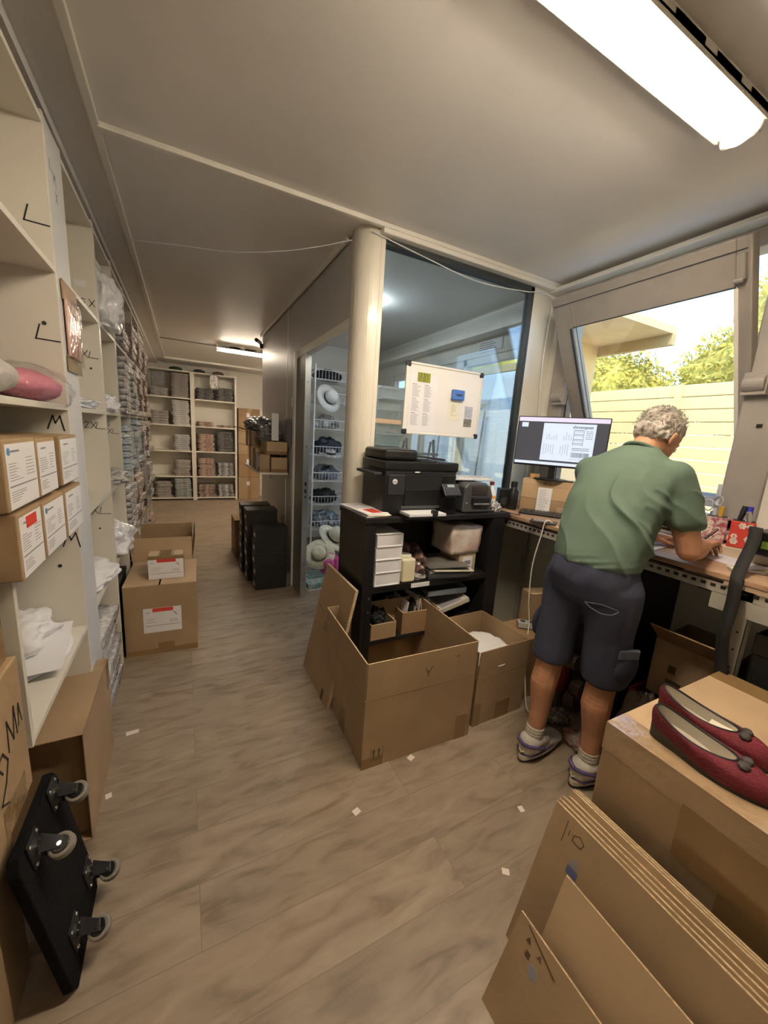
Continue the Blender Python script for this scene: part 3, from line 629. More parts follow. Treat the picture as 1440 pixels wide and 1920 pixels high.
# big open carton in the middle
c = thing('carton', 'large open empty cardboard carton standing in the middle of the floor before the black shelf', 'carton', (.635,1.262,0), R(-1.8))
Wc, Dc, Hb, Ht = .572, .56, .335, .505
obj('body', open_box(Wc,Dc,Hb), CARD, c, bevel=.0015)
obj('flap', MB().box(.004,Wc-.004,0,T,Hb,Ht), CARD, c); obj('flap', MB().box(.004,Wc-.004,Dc-T-.12,Dc-.12,0,.0) if 0 else MB().box(.004,Wc-.004,Dc-T,Dc,Hb,Ht), CARD, c)
obj('flap', MB().box(0,T,.006,Dc-.006,Hb,Ht,Matrix.Translation((0,0,0))), CARD, c); obj('flap', MB().box(Wc-T,Wc,.006,Dc-.006,Hb,Ht), CARD, c)
q = MB(); q.box(.002,Wc-.002,-.0008,.0003,Hb-.002,Hb+.0015); q.box(T,Wc-T,Dc-T-.0008,Dc-T,Hb-.002,Hb+.002); q.box(Wc-T-.0008,Wc-T,T,Dc-T,Hb-.002,Hb+.002); q.box(-.0008,0,.004,Dc,Hb-.002,Hb+.001); obj('crease', q, CARD_DARK, c)
q = MB(); q.box(.004,Wc-.004,0,T,Ht,Ht+.0008); q.box(.004,Wc-.004,Dc-T,Dc,Ht,Ht+.0008); q.box(0,T,.006,Dc-.006,Ht,Ht+.0008); q.box(Wc-T,Wc,.006,Dc-.006,Ht,Ht+.0008); obj('cut_edge', q, CARD_EDGE, c)
obj('tape', MB().box(Wc-.09,Wc-.025,-.0012,0,0,.13).box(Wc-.09,Wc-.025,-.0012,Dc,-.0,.0005), TAPE, c); obj('tape', MB().box(-.0012,0,.22,.29,0,.13), TAPE, c)
obj('tape', MB().box(0,.10,-.001,0,0,.05), TAPE, c)
arrows(c, .045, .035, .05)
m_ = plane((.30,-.0006,.40),(1,0,0),(0,0,1)); obj('printed_symbol', MB().stroke([(-.015,.03),(0,.0),(.02,.03)],.004,m_).stroke([(-.006,.012),(.012,.014)],.003,m_).stroke([(0,0),(0,-.012)],.004,m_).stroke([(.15,.055),(.165,.055)],.004,m_), INKB, c)
# second open carton with white bag
c = thing('carton', 'medium open carton holding a white cloth, between the big carton and the desk leg', 'carton', (1.255,1.275,0), R(1.5))
Wc, Dc, Hb, Ht = .35, .37, .27, .415
obj('body', open_box(Wc,Dc,Hb), CARD, c, bevel=.0015)
obj('flap', MB().box(.004,Wc-.004,0,T,Hb,Ht), CARD, c); obj('flap', MB().box(.004,Wc-.004,Dc-T,Dc,Hb,Ht), CARD, c); obj('flap', MB().box(Wc-T,Wc,.006,Dc-.006,Hb,Ht), CARD, c)
obj('flap', MB().box(-T,T-T,.006,Dc-.05,Hb,Ht,Matrix.Translation((0,0,Hb))@Matrix.Rotation(R(0),4,'Y')@Matrix.Translation((0,0,-Hb))), CARD, c)
obj('crease', MB().box(.002,Wc,-.0008,.0003,Hb-.002,Hb+.0015), CARD_DARK, c)
obj('tape', MB().box(.15,.25,-.0012,0,0,.10), TAPE, c); obj('tape', MB().box(0,.045,-.001,0,0,.13), TAPE, c)
crumple('white_bag', 'white crumpled cloth bag lying inside the medium open carton', 'bag', (1.43,1.45,.27), (.155,.155,.09), WHITEC, 11, .2)
# flattened carton leaning on the black shelf
c = thing('flattened_carton', 'flattened carton leaning against the left side of the black shelf', 'carton', (.615,1.67,0))
lean = Matrix.Rotation(R(11.5),4,'Y')
obj('panel', MB().box(0,.006,0,.44,0,.66,lean).box(.010,.016,.0,.435,0,.655,lean), CARD, c)
obj('cut_edge', MB().box(.0,.016,-.001,0,.0,.66,lean).box(0,.016,0,.44,.66,.661,lean), CARD_EDGE, c)
mm = lean @ plane((-.0008,.44,0), (0,-1,0), (0,0,1)); q = MB()
q.stroke([(0.0,.42),(.14,.40)],.003,mm); q.stroke([(.17,.33),(.17,.37)],.005,mm); q.stroke([(.20,.33),(.20,.37)],.005,mm); q.stroke([(.16,.325),(.21,.325)],.003,mm); q.box(.33,.36,0,.06,0,.0006,mm)
obj('handling_mark', q, INKB, c)
# mid corridor cartons
c = thing('carton', 'closed carton with white shipping label on the floor beside the left shelving', 'carton', (-.352,2.555,0), R(-2.0))
Wc, Dc, Hc = .39, .46, .455
obj('body', open_box(Wc,Dc,Hc-.006), CARD, c, bevel=.0015)
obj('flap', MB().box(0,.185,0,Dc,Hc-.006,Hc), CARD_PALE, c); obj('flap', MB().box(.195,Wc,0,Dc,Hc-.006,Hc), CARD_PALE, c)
obj('tape', MB().box(0,Wc,-.0012,0,0,.035).box(.17,.26,-.0014,0,.035,.07), TAPE, c)
label_front(c, .098, .145, .205, .16, seed=4); obj('label_pouch', MB().box(.088,.312,-.0006,.0,.29,.305), CLEAR, c)
c = thing('small_carton', 'small carton with a big white label on top of the closed labelled carton', 'carton', (-.222,2.637,.4555), R(-1))
obj('body', MB().box(0,.195,0,.15,0,.142), CARD, c, bevel=.002); label_front(c, .0, .002, .193, .128, seed=9)
q = MB(); q.box(.0,.05,.03,.14,.142,.1428); q.box(.14,.19,.02,.13,.142,.1428); obj('top_label', q, CARD_PALE, c)
obj('tape', MB().box(-.001,.196,-.0014,.03,.128,.1432).box(.06,.125,0,.15,.142,.1434), TAPE, c)
c = thing('carton', 'open carton with raised flaps behind the closed labelled carton', 'carton', (-.345,3.06,0), R(-1))
Wc, Dc, Hb, Ht = .375, .46, .42, .61
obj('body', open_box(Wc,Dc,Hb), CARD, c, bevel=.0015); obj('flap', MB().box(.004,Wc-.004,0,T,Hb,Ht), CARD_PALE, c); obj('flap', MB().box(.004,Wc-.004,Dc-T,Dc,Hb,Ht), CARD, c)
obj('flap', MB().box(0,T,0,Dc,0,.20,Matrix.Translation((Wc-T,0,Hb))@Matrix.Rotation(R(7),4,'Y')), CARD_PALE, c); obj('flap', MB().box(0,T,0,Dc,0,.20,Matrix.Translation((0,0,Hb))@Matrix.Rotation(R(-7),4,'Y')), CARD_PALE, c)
# cartons with invoices on unit one
def label_side(parent, y, z, w, h, seed=0, red=False, blue=True):
    lb = obj('shipping_label', MB().box(0,.001,y,y+w,z,z+h), PAPER, parent); m = plane((.0012,y,z), (0,1,0), (0,0,1)); q = MB()
    q.box(.04*w,.96*w,.34*h,.36*h,0,.0005,m); lines(q,m,.06*w,.5*w,.42*h,.72*h,7,.008*h,seed,.4); lines(q,m,.62*w,.92*w,.45*h,.78*h,6,.009*h,seed+1,.5); lines(q,m,.06*w,.6*w,.1*h,.28*h,5,.008*h,seed+2,.4); q.box(.16*w,.42*w,.87*h,.90*h,0,.0006,m)
    obj('print', q, INKG, lb)
    if blue: obj('round_logo', MB().cyl((.001,y+.09*w,z+.885*h),(.0018,y+.09*w,z+.885*h),.045*w), BLUEL, lb)
    if red: obj('red_sticker', MB().box(.0012,.002,y+.28*w,y+.75*w,z+.78*h,z+.97*h), RED, lb)
def ucarton(y0, w, z, h, label, red=False, blue=True, seed=0, x=-.335):
    c = thing('small_carton', label, 'carton', (x, y0, z), group=None)
    obj('body', MB().box(-.25,0,0,w,0,h), CARD, c, bevel=.003); label_side(c, .01, .004, w-.018, h-.014, seed, red, blue)
    return c
z1 = 1.042
c = ucarton(1.10,.165,z1,.155,'small carton with red sticker on the second shelf of the nearest unit', True, False, 1)
obj('tape', MB().box(-.15,-.08,.0,.165,.155,.156), TAPE, c)
ucarton(1.275,.20,z1,.150,'film wrapped carton with white invoice, bottom row centre on the nearest unit', False, True, 2)
ucarton(1.49,.21,z1,.150,'film wrapped carton with white invoice, bottom row right beside the panel', False, False, 3)
ucarton(1.07,.20,z1+.165,.155,'film wrapped carton with invoice and blue logo, top row left on the nearest unit', False, True, 4)
ucarton(1.275,.165,z1+.165,.150,'film wrapped carton with invoice, top row centre on the nearest unit', False, False, 5)
ucarton(1.485,.21,z1+.165,.150,'film wrapped carton with dark logo, top row right beside the panel', False, False, 6)
# left foreground cartons
c = thing('carton', 'tan carton with open end on the floor under the nearest left shelving unit', 'carton', (-.70,1.375,0))
Wc, Dc, Hc = .38, .46, .415
q = MB(); q.box(0,.005,0,Dc,0,Hc); q.box(Wc-.005,Wc,.0,Dc,0,Hc); q.box(0,Wc,Dc-.005,Dc,0,Hc); q.box(0,Wc,0,Dc,0,.005); q.box(0,Wc,0,Dc,Hc-.005,Hc); obj('body', q, CARD, c, bevel=.006)
obj('end_flap', MB().box(.006,Wc-.006,.035,.040,0,Hc-.006), CARD_DARK, c)  # dark board across the open end, its colour paints the interior's shade
obj('tape', MB().box(Wc-.2,Wc+.001,.40,.46,Hc,Hc+.001).box(Wc,Wc+.001,.40,.46,.3,Hc), TAPE, c)
c = thing('carton', 'upright carton with handwriting at the left edge above the wheeled board', 'carton', (-.36,.55,.525))
obj('body', MB().box(-.42,0,0,.54,0,.345), CARD, c, bevel=.004); mm = plane((.0008,.36,.05), (0,1,0), (0,0,1)); q = MB()
q.stroke([(.04,.10),(.02,.13),(.05,.14),(.07,.11),(.05,.07),(.02,.04),(.05,.02)],.004,mm); q.stroke([(.08,.12),(.085,.19),(.11,.13),(.125,.20),(.13,.13)],.0035,mm); q.stroke([(.14,.14),(.15,.19),(.16,.14)],.003,mm)
obj('handwriting', q, INK, c); obj('tape', MB().box(0,.001,.38,.50,0,.07), TAPE, c)
c = thing('carton', 'brown carton standing on the floor at the left edge behind the wheeled board', 'carton', (-.40,.50,0))
obj('body', MB().box(-.38,0,0,.56,0,.52), CARD, c, bevel=.004); obj('tape', MB().box(0,.001,.22,.30,0,.52), TAPE, c)
c = thing('carton', 'narrow brown carton on top of the handwritten carton at the left edge', 'carton', (-.375,.60,.871))
obj('body', MB().box(-.40,0,0,.475,0,.20), CARD, c, bevel=.004); obj('tape', MB().box(0,.001,.40,.475,0,.2), TAPE, c)
# dolly
c = thing('furniture_dolly', 'black board dolly on four casters leaning on edge against the left cartons', 'dolly', (-.280,.935,0), rot=(0,R(-9.5),0))
pr = [(.0,.03),(.02,0),(.265,0),(.285,.03),(.285,.425),(.265,.455),(.02,.455),(0,.425)]
q = MB(); q.prism(pr, -.022, 0, Matrix(((0,0,1,0),(1,0,0,0),(0,1,0,0),(0,0,0,1)))); obj('board', q, mat('black_carpet_board', (.004,.004,.004), .95, bump=.3, bscale=120, spec=.2), c, bevel=.003)
q = MB(); q.box(.0,.008,.08,.30,.17,.33); q.bm.free()
CHR = mat('chrome_bolt', (.7,.7,.7), .15, metal=1)
for (y, z) in ((.225,.415),(.072,.415),(.24,.095),(.085,.10)):
    k = obj('caster', MB().box(0,.006,y-.03,y+.03,z-.035,z+.035), BLKM, c, bevel=.002)
    for a in (-.022,.022):
        for b in (-.026,.026): obj('bolt', MB().ell((.007,y+a,z+b),(.004,.005,.005),10), CHR, k, smooth=True)
    obj('kingpin', MB().cyl((.006,y,z),(.022,y,z),.018).cyl((.022,y,z),(.026,y,z),.008), CHR, k)
    q = MB(); mf = Matrix.Translation((.018,y,z)) @ Matrix.Rotation(R(25),4,'X')
    for s_ in (-1,1): q.prism([(0,-.02),(.0,.02),(.045,-.005),(.045,-.03)], s_*.016-.0015, s_*.016+.0015, mf)
    obj('fork', q, DKG, k, bevel=.001)
    p0 = mf @ V((.040,-.02,-.012)); p1 = mf @ V((.040,-.02,.012)); d = (p1-p0)
    obj('wheel', MB().cyl(p0,p1,.026,n=28), mat('grey_rubber', (.22,.20,.17), .6), k, bevel=.004); obj('wheel_hub', MB().cyl(p0-d*.12,p1+d*.12,.018,n=24), BLK, k, bevel=.002)
    obj('axle', MB().cyl(p0-d*.35,p1+d*.35,.005), CHR, k)
# right foreground: big sealed carton with shoes
ZT = .64
c = thing('carton', 'large taped carton in the right foreground carrying the red shoes', 'carton', (1.083,-.45,0), R(0))
obj('body', MB().box(0,.69,0,1.012,0,ZT), CARD, c, bevel=.004)
q = MB(); q.box(-.0012,.0,.0,1.012,ZT-.085,ZT+.0008); q.box(-.0012,.085,0,1.012,ZT,ZT+.0012); obj('tape', q, TAPE_GLOSS, c)
obj('tape', MB().box(-.0024,-.0013,.54,.70,.0,ZT-.086), TAPE, c); obj('tape', MB().box(-.0034,-.0025,.62,.80,ZT-.22,ZT-.07), TAPE, c)
q = MB(); q.box(-.001,.0,0,1.0,.30,.305); obj('crease', q, CARD_DARK, c)
obj('tape', MB().box(.60,.691,0,1.012,ZT,ZT+.001), TAPE, c)
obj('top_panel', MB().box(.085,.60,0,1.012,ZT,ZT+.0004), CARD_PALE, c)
# small carton with white label beside the shoes
c = thing('small_carton', 'pale worn small carton with white label at the right edge beside the shoes', 'carton', (1.40,-.02,ZT+.0015), R(-22))
obj('body', MB().box(0,.22,.0,.34,0,.04), CARD_PALE, c, bevel=.006, seg=3); obj('label', MB().box(.06,.2,.10,.30,.04,.0412), PAPER, c)
# flattened carton stack
rr = random.Random(3)
ZP = .425
for i in range(8):
    xo = i*.0115; dz = rr.uniform(-.01,.006); dy = rr.uniform(-.012,.004)
    lb = ['outermost','second','third','fourth','fifth','sixth','seventh','innermost'][i]
    c = thing('flattened_carton', f'flattened brown carton leaning in the lower right stack, {lb} of the eight', 'carton', (.80+xo,-.30,0), group=None)
    ln = Matrix.Rotation(R(17),4,'Y'); H_ = (ZP+dz)/math.cos(R(17))
    obj('panel', MB().box(0,.0048,0,.875+dy,0,H_,ln).box(.0052,.0098,0,.87+dy,0,H_-.002,ln), CARD, c)
    obj('cut_edge', MB().box(0,.0048,0,.875+dy,H_,H_+.0008,ln).box(.0055,.0098,0,.87+dy,H_-.002,H_-.001,ln).box(0,.0098,.875+dy,.8758+dy,0,H_-.003,ln), CARD_EDGE, c)
    if i == 0:
        mm = ln @ plane((-.0006,.875,0),(0,-1,0),(0,0,1)); q = MB()
        q.stroke([(.05,.36),(.05,.42)],.002,mm); q.stroke([(.075,.385),(.10,.385),(.105,.40),(.09,.41),(.075,.40),(.075,.385)],.0025,mm); q.stroke([(.062,.388),(.062,.402)],.002,mm)
        obj('printed_symbol', q, INKB, c); obj('blue_stamp', MB().box(.085,.115,.305,.325,0,.0006,mm), mat('stamp_blue', (.10,.12,.25), .6), c)
        obj('grey_stamp', MB().box(.088,.112,.329,.342,0,.0006,mm).box(.096,.106,.345,.352,0,.0006,mm), INKG, c)
# lower outer flattened cartons with marks
c = thing('flattened_carton', 'lighter flattened carton in front of the lower right stack', 'carton', (.725,-.30,0))
ln = Matrix.Rotation(R(19),4,'Y'); H_ = .36
obj('panel', MB().box(0,.005,0,.76,0,H_,ln).box(.006,.011,0,.72,0,H_-.01,ln), CARD_PALE, c); obj('cut_edge', MB().box(0,.005,0,.76,H_,H_+.001,ln).box(.006,.011,0,.72,H_-.01,H_-.009,ln), CARD_EDGE, c)
c = thing('flattened_carton', 'flattened carton with recycling marks low beside the stack at the bottom edge', 'carton', (.645,-.30,0))
ln = Matrix.Rotation(R(24),4,'Y'); H_ = .25
obj('panel', MB().box(0,.005,0,.80,0,H_,ln).box(.006,.011,0,.78,0,H_-.015,ln), CARD, c); obj('cut_edge', MB().box(0,.005,0,.80,H_,H_+.001,ln), CARD_EDGE, c)
mm = ln @ plane((-.0006,.80,0),(0,-1,0),(0,0,1)); q = MB()
q.stroke([(.03,.245),(.12,.215)],.003,mm); q.box(.045,.058,.185,.20,0,.0006,mm); q.prism([(.035,.215),(.05,.215),(.042,.228)],0,.0006,mm); q.prism([(.07,.21),(.085,.21),(.078,.222)],0,.0006,mm)
q.stroke([(.13,.10),(.24,.07)],.003,mm); q.box(.145,.158,.05,.065,0,.0006,mm); q.prism([(.135,.08),(.15,.08),(.142,.092)],0,.0006,mm); q.prism([(.165,.075),(.18,.075),(.172,.088)],0,.0006,mm)
obj('handling_mark', q, INKB, c); obj('round_mark', MB().cyl(mm@V((.075,.175,0)),mm@V((.075,.175,.0006)),.014), INKG, c)
# paper scraps
SCR = mat('scrap_paper', (.8,.72,.66), .7)
for x, y, a, w_, lb in ((-.255,1.87,.1,.05,'small white paper strip on the floor beside the tan carton'),(.545,1.10,.3,.028,'square white paper scrap on the floor in front of the big open carton'),(.87,1.235,.4,.03,'white paper scrap at the foot of the big open carton front face'),(1.15,.845,-.2,.02,'tiny yellowish scrap on the floor near the right shoe'),(.925,.70,.9,.02,'tiny paper scrap beside the flattened carton stack'),(-.30,1.54,.2,.02,'tiny shiny scrap near the foot of the tan carton')):
    o = obj('paper_scrap', MB().box(-w_/2,w_/2,-.012,.012,0,.0012), SCR); o.location = (x,y,0.0003); o.rotation_euler = (0,0,a); tag(o, lb, 'scrap')
# red shoes
REDS = mat('wine_suede', (.135,.009,.018), .8, noise_amt=.25, nscale=14, bump=.3, bscale=150); SOLE = mat('dark_sole', (.035,.022,.015), .7); INSO = mat('beige_insole', (.52,.47,.38), .7, noise_amt=.08); TRB = mat('black_trim', (.01,.01,.01), .5)
def shoe(loc, rz, label, card=False):
    t = thing('ballet_flat', label, 'shoe', loc, rz, 'pair of wine red flat shoes on the carton')
    L = .272; N = 64
    def wd(u): return .039+.012*math.sin(PI*min(1,max(0,(u-.25)/.85)))-.004*math.sin(PI*min(1,u/.5))
    def outl(ph, k=1):   # ph 0 at heel
        u = (1-math.cos(ph))/2; x = L*u; y = math.sin(ph)**1 * wd(u)*1.08; y = math.copysign(abs(math.sin(ph))**.75, math.sin(ph))*wd(u)
        return V((x,y,0))
    def baseh(u): return .032*(1-min(1,u/.62))**1.2+.006
    def rim(ph):
        u = (1-math.cos(ph))/2; uu = .015+.66*u; x = L*uu; y = math.copysign(abs(math.sin(ph))**.8, math.sin(ph))*(.035+.004*math.sin(PI*u)); z = .090*(1-u)+.060*u-.014*math.sin(PI*u)
        return V((x,y,z))
    q = MB(); K = 10; rings = []
    for k in range(K+1):
        s = k/K; ring = []
        for i in range(N):
            ph = 2*PI*i/N; a = outl(ph); b = rim(ph); u = (1-math.cos(ph))/2
            a.z = baseh(u); bulge = math.sin(PI*s)*(.006+.012*max(0,u-.6)/.4); p = a.lerp(b, s)
            zz = a.z+(b.z-a.z)*(1-(1-s)**1.8) ; p.z = zz; n = V((a.x-L*.5, a.y*3, 0)).normalized(); p += n*bulge
            ring.append(q.bm.verts.new(p))
        rings.append(ring)
    for k in range(K):
        for i in range(N): q.bm.faces.new((rings[k][i],rings[k][(i+1)%N],rings[k+1][(i+1)%N],rings[k+1][i]))
    obj('upper', q, REDS, t, smooth=True, solid=.002)
    q = MB(); a = [q.bm.verts.new(outl(2*PI*i/N)*1+V((0,0,0))) for i in range(N)]; b = []
    for i in range(N):
        ph = 2*PI*i/N; u = (1-math.cos(ph))/2; p = outl(ph); p.z = baseh(u)+.004; b.append(q.bm.verts.new(p+V(((p.x-L/2)*.012,p.y*.04,0))))
    for i in range(N): q.bm.faces.new((a[i],a[(i+1)%N],b[(i+1)%N],b[i]))
    q.bm.faces.new(a[::-1]); q.bm.faces.new(b); obj('sole', q, SOLE, t)
    q = MB(); c_ = []
    for i in range(N):
        ph = 2*PI*i/N; u = (1-math.cos(ph))/2; p = rim(ph); p = V((L*.345+(p.x-L*.345)*.93, p.y*.84, baseh(.1+.65*u)+.016)); c_.append(q.bm.verts.new(p))
    d_ = [q.bm.verts.new(V((L*.345+(rim(2*PI*i/N).x-L*.345)*.975, rim(2*PI*i/N).y*.94, rim(2*PI*i/N).z-.001))) for i in range(N)]
    for i in range(N//2): 
        a_, b_, c2, d2 = c_[i], c_[i+1], c_[(N-i-1)%N], c_[(N-i)%N]
        if len({a_,b_,c2,d2}) == 4: q.bm.faces.new((a_,b_,c2,d2))
        elif len({a_,b_,c2,d2}) == 3: q.bm.faces.new([v for v in dict.fromkeys((a_,b_,c2,d2))])
    for i in range(N): q.bm.faces.new((c_[i],c_[(i+1)%N],d_[(i+1)%N],d_[i]))
    obj('insole', q, INSO, t)
    obj('trim', MB().tube([rim(2*PI*i/N) for i in range(N)]+[rim(0)], .0032, 6), TRB, t, smooth=True)
    bw = obj('bow', rough_blob((.198,.013,.062),(.012,.016,.007),3,.25,3,3,False), mat('bow_grey', (.06,.05,.045), .7), t, smooth=True)
    obj('bow_loop', rough_blob((.198,-.013,.062),(.012,.016,.007),5,.25,3,3,False), MATS['bow_grey'], bw, smooth=True)
    if card: obj('tag_card', MB().box(.12,.175,-.02,.018,.052,.0535,Matrix.Rotation(.05,4,'Y')), PAPERC, t)
    return t
shoe((1.165,.485,ZT+.0015), R(-85), 'left wine red flat shoe with black trim and bow, nearer the carton edge')
shoe((1.285,.530,ZT+.0015), R(-82), 'right wine red flat shoe holding a small cream card', True)
# black shoeboxes
def shoebox(x, y, z, label, group, w=.28, d=.19, h=.113):
    t = thing('shoebox', label, 'box', (x,y,z), group=group)
    obj('body', MB().box(.003,w-.003,.003,d-.003,0,h-.03), BLKB, t); obj('lid', MB().box(0,w,0,d,h-.032,h-.001), BLKB, t, bevel=.002)
    obj('end_label', MB().box(-.0005,.003,.055,.115,.025,.055), WHITEP, t); return t
for (x, y, n, nm) in ((.52,3.35,5,'front column by the partition'),(.485,3.60,6,'second column behind the front one'),(.47,3.86,6,'rear column near the brown carton')):
    for i in range(n): shoebox(x+.004*math.sin(i*2), y, i*.114, f'black shoebox with white end label, {(ORD[i] if i < n-1 else "topmost")} of the {nm}', f'shoeboxes, {nm}')
c = thing('carton', 'brown carton on the floor behind the black shoebox columns', 'carton', (.46,4.35,0)); obj('body', MB().box(0,.3,0,.35,0,.42), CARD_DARK, c, bevel=.004); obj('tape', MB().box(.1,.2,0,.35,.42,.421), TAPE, c)
# carton column by the back shelves
for i in range(4):
    c = thing('carton', 'brown taped carton in the column right of the back shelves, '+['lowest','second from below','third from below','topmost'][i], 'carton', (.935+.004*(i%2),8.06,i*.445))
    obj('body', MB().box(0,.40,0,.36,0,.443), CARD_DARK if i % 2 else CARD, c, bevel=.005); obj('tape', MB().box(.17,.24,-.001,0,0,.443), TAPE, c)
    obj('carton_label', MB().box(.15,.21,-.002,-.0008,.28,.36), PAPER, c)
# wall shelf with cartons on the partition
t = thing('wall_shelf', 'white wall shelf on the corridor side of the partition carrying cartons', 'shelf', (.85,3.58,1.03))
obj('board', MB().box(-.26,0,0,.95,-.018,0), MELA, t, bevel=.002); obj('bracket', MB().box(-.2,0,.1,.12,-.03,-.018).box(-.015,0,.1,.12,-.15,-.018), STEEL, t); obj('bracket', MB().box(-.2,0,.8,.82,-.03,-.018).box(-.015,0,.8,.82,-.15,-.018), STEEL, t)
def scart(x0,x1,y0,y1,z0,h,label,material=CARD,flaps=False,lab=False):
    c = thing('carton', label, 'carton', (x0,y0,z0)); obj('body', MB().box(0,x1-x0,0,y1-y0,0,h), material, c, bevel=.003)
    obj('tape', MB().box(-.001,0,.4*(y1-y0),.6*(y1-y0),0,h).box(0,x1-x0,-.001,0,0,.03), TAPE, c)
    if flaps: obj('flap', MB().box(0,.12,0,y1-y0,0,.003,Matrix.Translation((0,0,h))@Matrix.Rotation(R(-165),4,'Y')), CARD_PALE, c)
    if lab: obj('carton_label', MB().box(-.0015,0,.02,.12,.05,h-.02), PAPER, c)
    return c
scart(.70,.845,3.60,3.86,1.031,.135,'small square carton at the front right of the wall shelf', CARD_PALE)
scart(.60,.69,3.62,3.9,1.031,.16,'narrow carton with label at the front left of the wall shelf', CARD, False, True)
scart(.61,.84,3.93,4.35,1.031,.20,'deep carton at the rear of the wall shelf', CARD, True)
scart(.66,.845,3.61,3.92,1.193,.115,'flat long carton on top of the small cartons on the wall shelf', CARD_PALE)
scart(.58,.80,3.95,4.35,1.233,.16,'open topped carton on the deep carton of the wall shelf', CARD, True)
crumple('garment_heap', 'dark bagged garments heaped on the cartons of the wall shelf', 'garment', (.69,4.12,1.394), (.15,.2,.14), garment_mat('heap_dark', (.07,.065,.07), (.38,.36,.36), 14), 31, .35, 2.5)
crumple('garment_heap', 'grey film garments on the long carton of the wall shelf', 'garment', (.72,3.82,1.309), (.10,.1,.16), garment_mat('heap_dark', (.07,.065,.07)), 33, .3, 2.5)
tag(obj('hanging_sheet', MB().box(.70,.76,3.598,3.600,1.32,1.56), PAPER), 'long white paper sheet hanging at the wall shelf cartons', 'paper')
tag(obj('wall_panel', MB().box(.846,.85,3.47,3.72,1.27,1.52), mat('grey_panel', (.28,.28,.31), .6)), 'grey rectangular panel on the partition above the wall shelf', 'panel')
tag(obj('drain_pipe', MB().cyl((.815,3.45,0),(.815,3.45,.10),.035).cyl((.815,3.45,.03),(.815,3.45,.06),.04), mat('grey_pvc', (.25,.25,.23), .5)), 'grey pipe stub on the floor at the door frame foot', 'pipe')
# ============================================================ BLACK SHELF UNIT
SX0, SX1, SY0, SY1, SZ = .795, 1.735, 1.70, 2.05, 1.015
t = thing('black_shelf', 'black open shelf unit under the printers against the glass partition', 'shelving', (SX0,SY0,0)); Wd, Dp = SX1-SX0, SY1-SY0
obj('side_panel', MB().box(0,.028,0,Dp,0,SZ-.03), BLKF, t, bevel=.002); obj('side_panel', MB().box(Wd-.10,Wd,0,Dp,0,SZ-.03), BLKF, t, bevel=.002)
obj('top_panel', MB().box(-.008,Wd+.03,-.008,Dp,SZ-.03,SZ), BLKF, t, bevel=.003); obj('shelf', MB().box(.028,Wd-.10,.004,Dp,.60,.635), BLKF, t, bevel=.002); obj('shelf', MB().box(.028,Wd-.10,.004,Dp,.30,.325), BLKF, t, bevel=.002)
obj('back_panel', MB().box(0,Wd,Dp-.008,Dp,.05,SZ-.03), BLKF, t); obj('fascia', MB().box(.028,.06,.0,.02,.0,SZ-.03), BLKF, t)
obj('shelf_label', MB().box(.30,.42,.0,.004,.606,.63), PAPER, t)
obj('peg', MB().cyl((.04,-.001,.50),(.04,-.006,.50),.004).cyl((.04,-.001,.58),(.04,-.006,.58),.004), STEEL, t)
CX = lambda x: x
def open_pack(x, y, z, w, d, h, label, group, mt=PAPER):
    t = thing('label_roll_box', label, 'box', (x,y,z), group=group); obj('body', MB().box(0,w,.004,d,0,h-.002), mt, t, bevel=.001)
    q = MB(); q.quad((0,0,0),(w,0,0),(w-.035,.014,.028),(.035,.014,.028)); q.quad((.035,.014,.028),(w-.035,.014,.028),(w-.035,.012,h-.028),(.035,.012,h-.028)); q.quad((.035,.012,h-.028),(w-.035,.012,h-.028),(w,0,h-.002),(0,0,h-.002)); q.quad((0,0,0),(.035,.014,.028),(.035,.012,h-.028),(0,0,h-.002)); q.quad((w,0,0),(w,0,h-.002),(w-.035,.012,h-.028),(w-.035,.014,.028))
    obj('end_flap', q, mt, t); obj('mark', MB().cyl((w*.35,.010,.02),(w*.35,.008,.02),.006), INKG, t); return t
for i in range(4): open_pack(.868+(.003 if i%2 else 0), 1.708, .6365+i*.072, .155, .26, .071, 'white box with inset end in the stack of four on the black shelf, '+['lowest','second','third','topmost'][i], 'stack of white boxes on the black shelf')
t = thing('cream_box', 'pale cream box with round top beside the white boxes on the black shelf', 'box', (1.035,1.708,.6365)); obj('body', MB().box(0,.085,0,.2,0,.135), mat('pale_cream', (.78,.72,.50), .6), t, bevel=.012, seg=4); obj('tape_roll', MB().cyl((.04,.05,.136),(.04,.05,.15),.035,n=24), PAPERC, t)
crumple('plastic_bag', 'brownish clear bag behind the papers on the upper black shelf', 'bag', (1.16,1.86,.637), (.09,.13,.17), mat('bag_brown', (.14,.08,.065), .3, coat=1, bump=.8, bscale=18), 41)
t = thing('paper_tray', 'open grey letter tray with papers on the black shelf', 'tray', (1.21,1.71,.6365), R(-8)); q = MB(); q.box(0,.27,0,.28,0,.01); q.box(0,.27,0,.008,0,.035); q.box(0,.008,0,.28,0,.05); q.box(.262,.27,0,.28,0,.05); obj('tray_body', q, GREYP, t, bevel=.002)
obj('papers', MB().box(.01,.26,.012,.27,.011,.05), mat('paper_edges', (.55,.53,.50), .7, noise_amt=.3, nscale=3, stretch=(1,1,300)), t); obj('folder', MB().box(.03,.29,-.01,.25,.052,.058,Matrix.Rotation(.05,4,'Y')), PAPERC, t); obj('folder', MB().box(.0,.26,.0,.27,.066,.072,Matrix.Rotation(-.05,4,'Z')), mat('dark_folder', (.16,.15,.13), .5), t)
crumple('papers', 'loose pale papers left of the letter tray on the black shelf', 'paper', (1.165,1.76,.637), (.055,.04,.05), mat('mixed_paper', (.40,.38,.35), .6, bump=.6, bscale=20), 43)
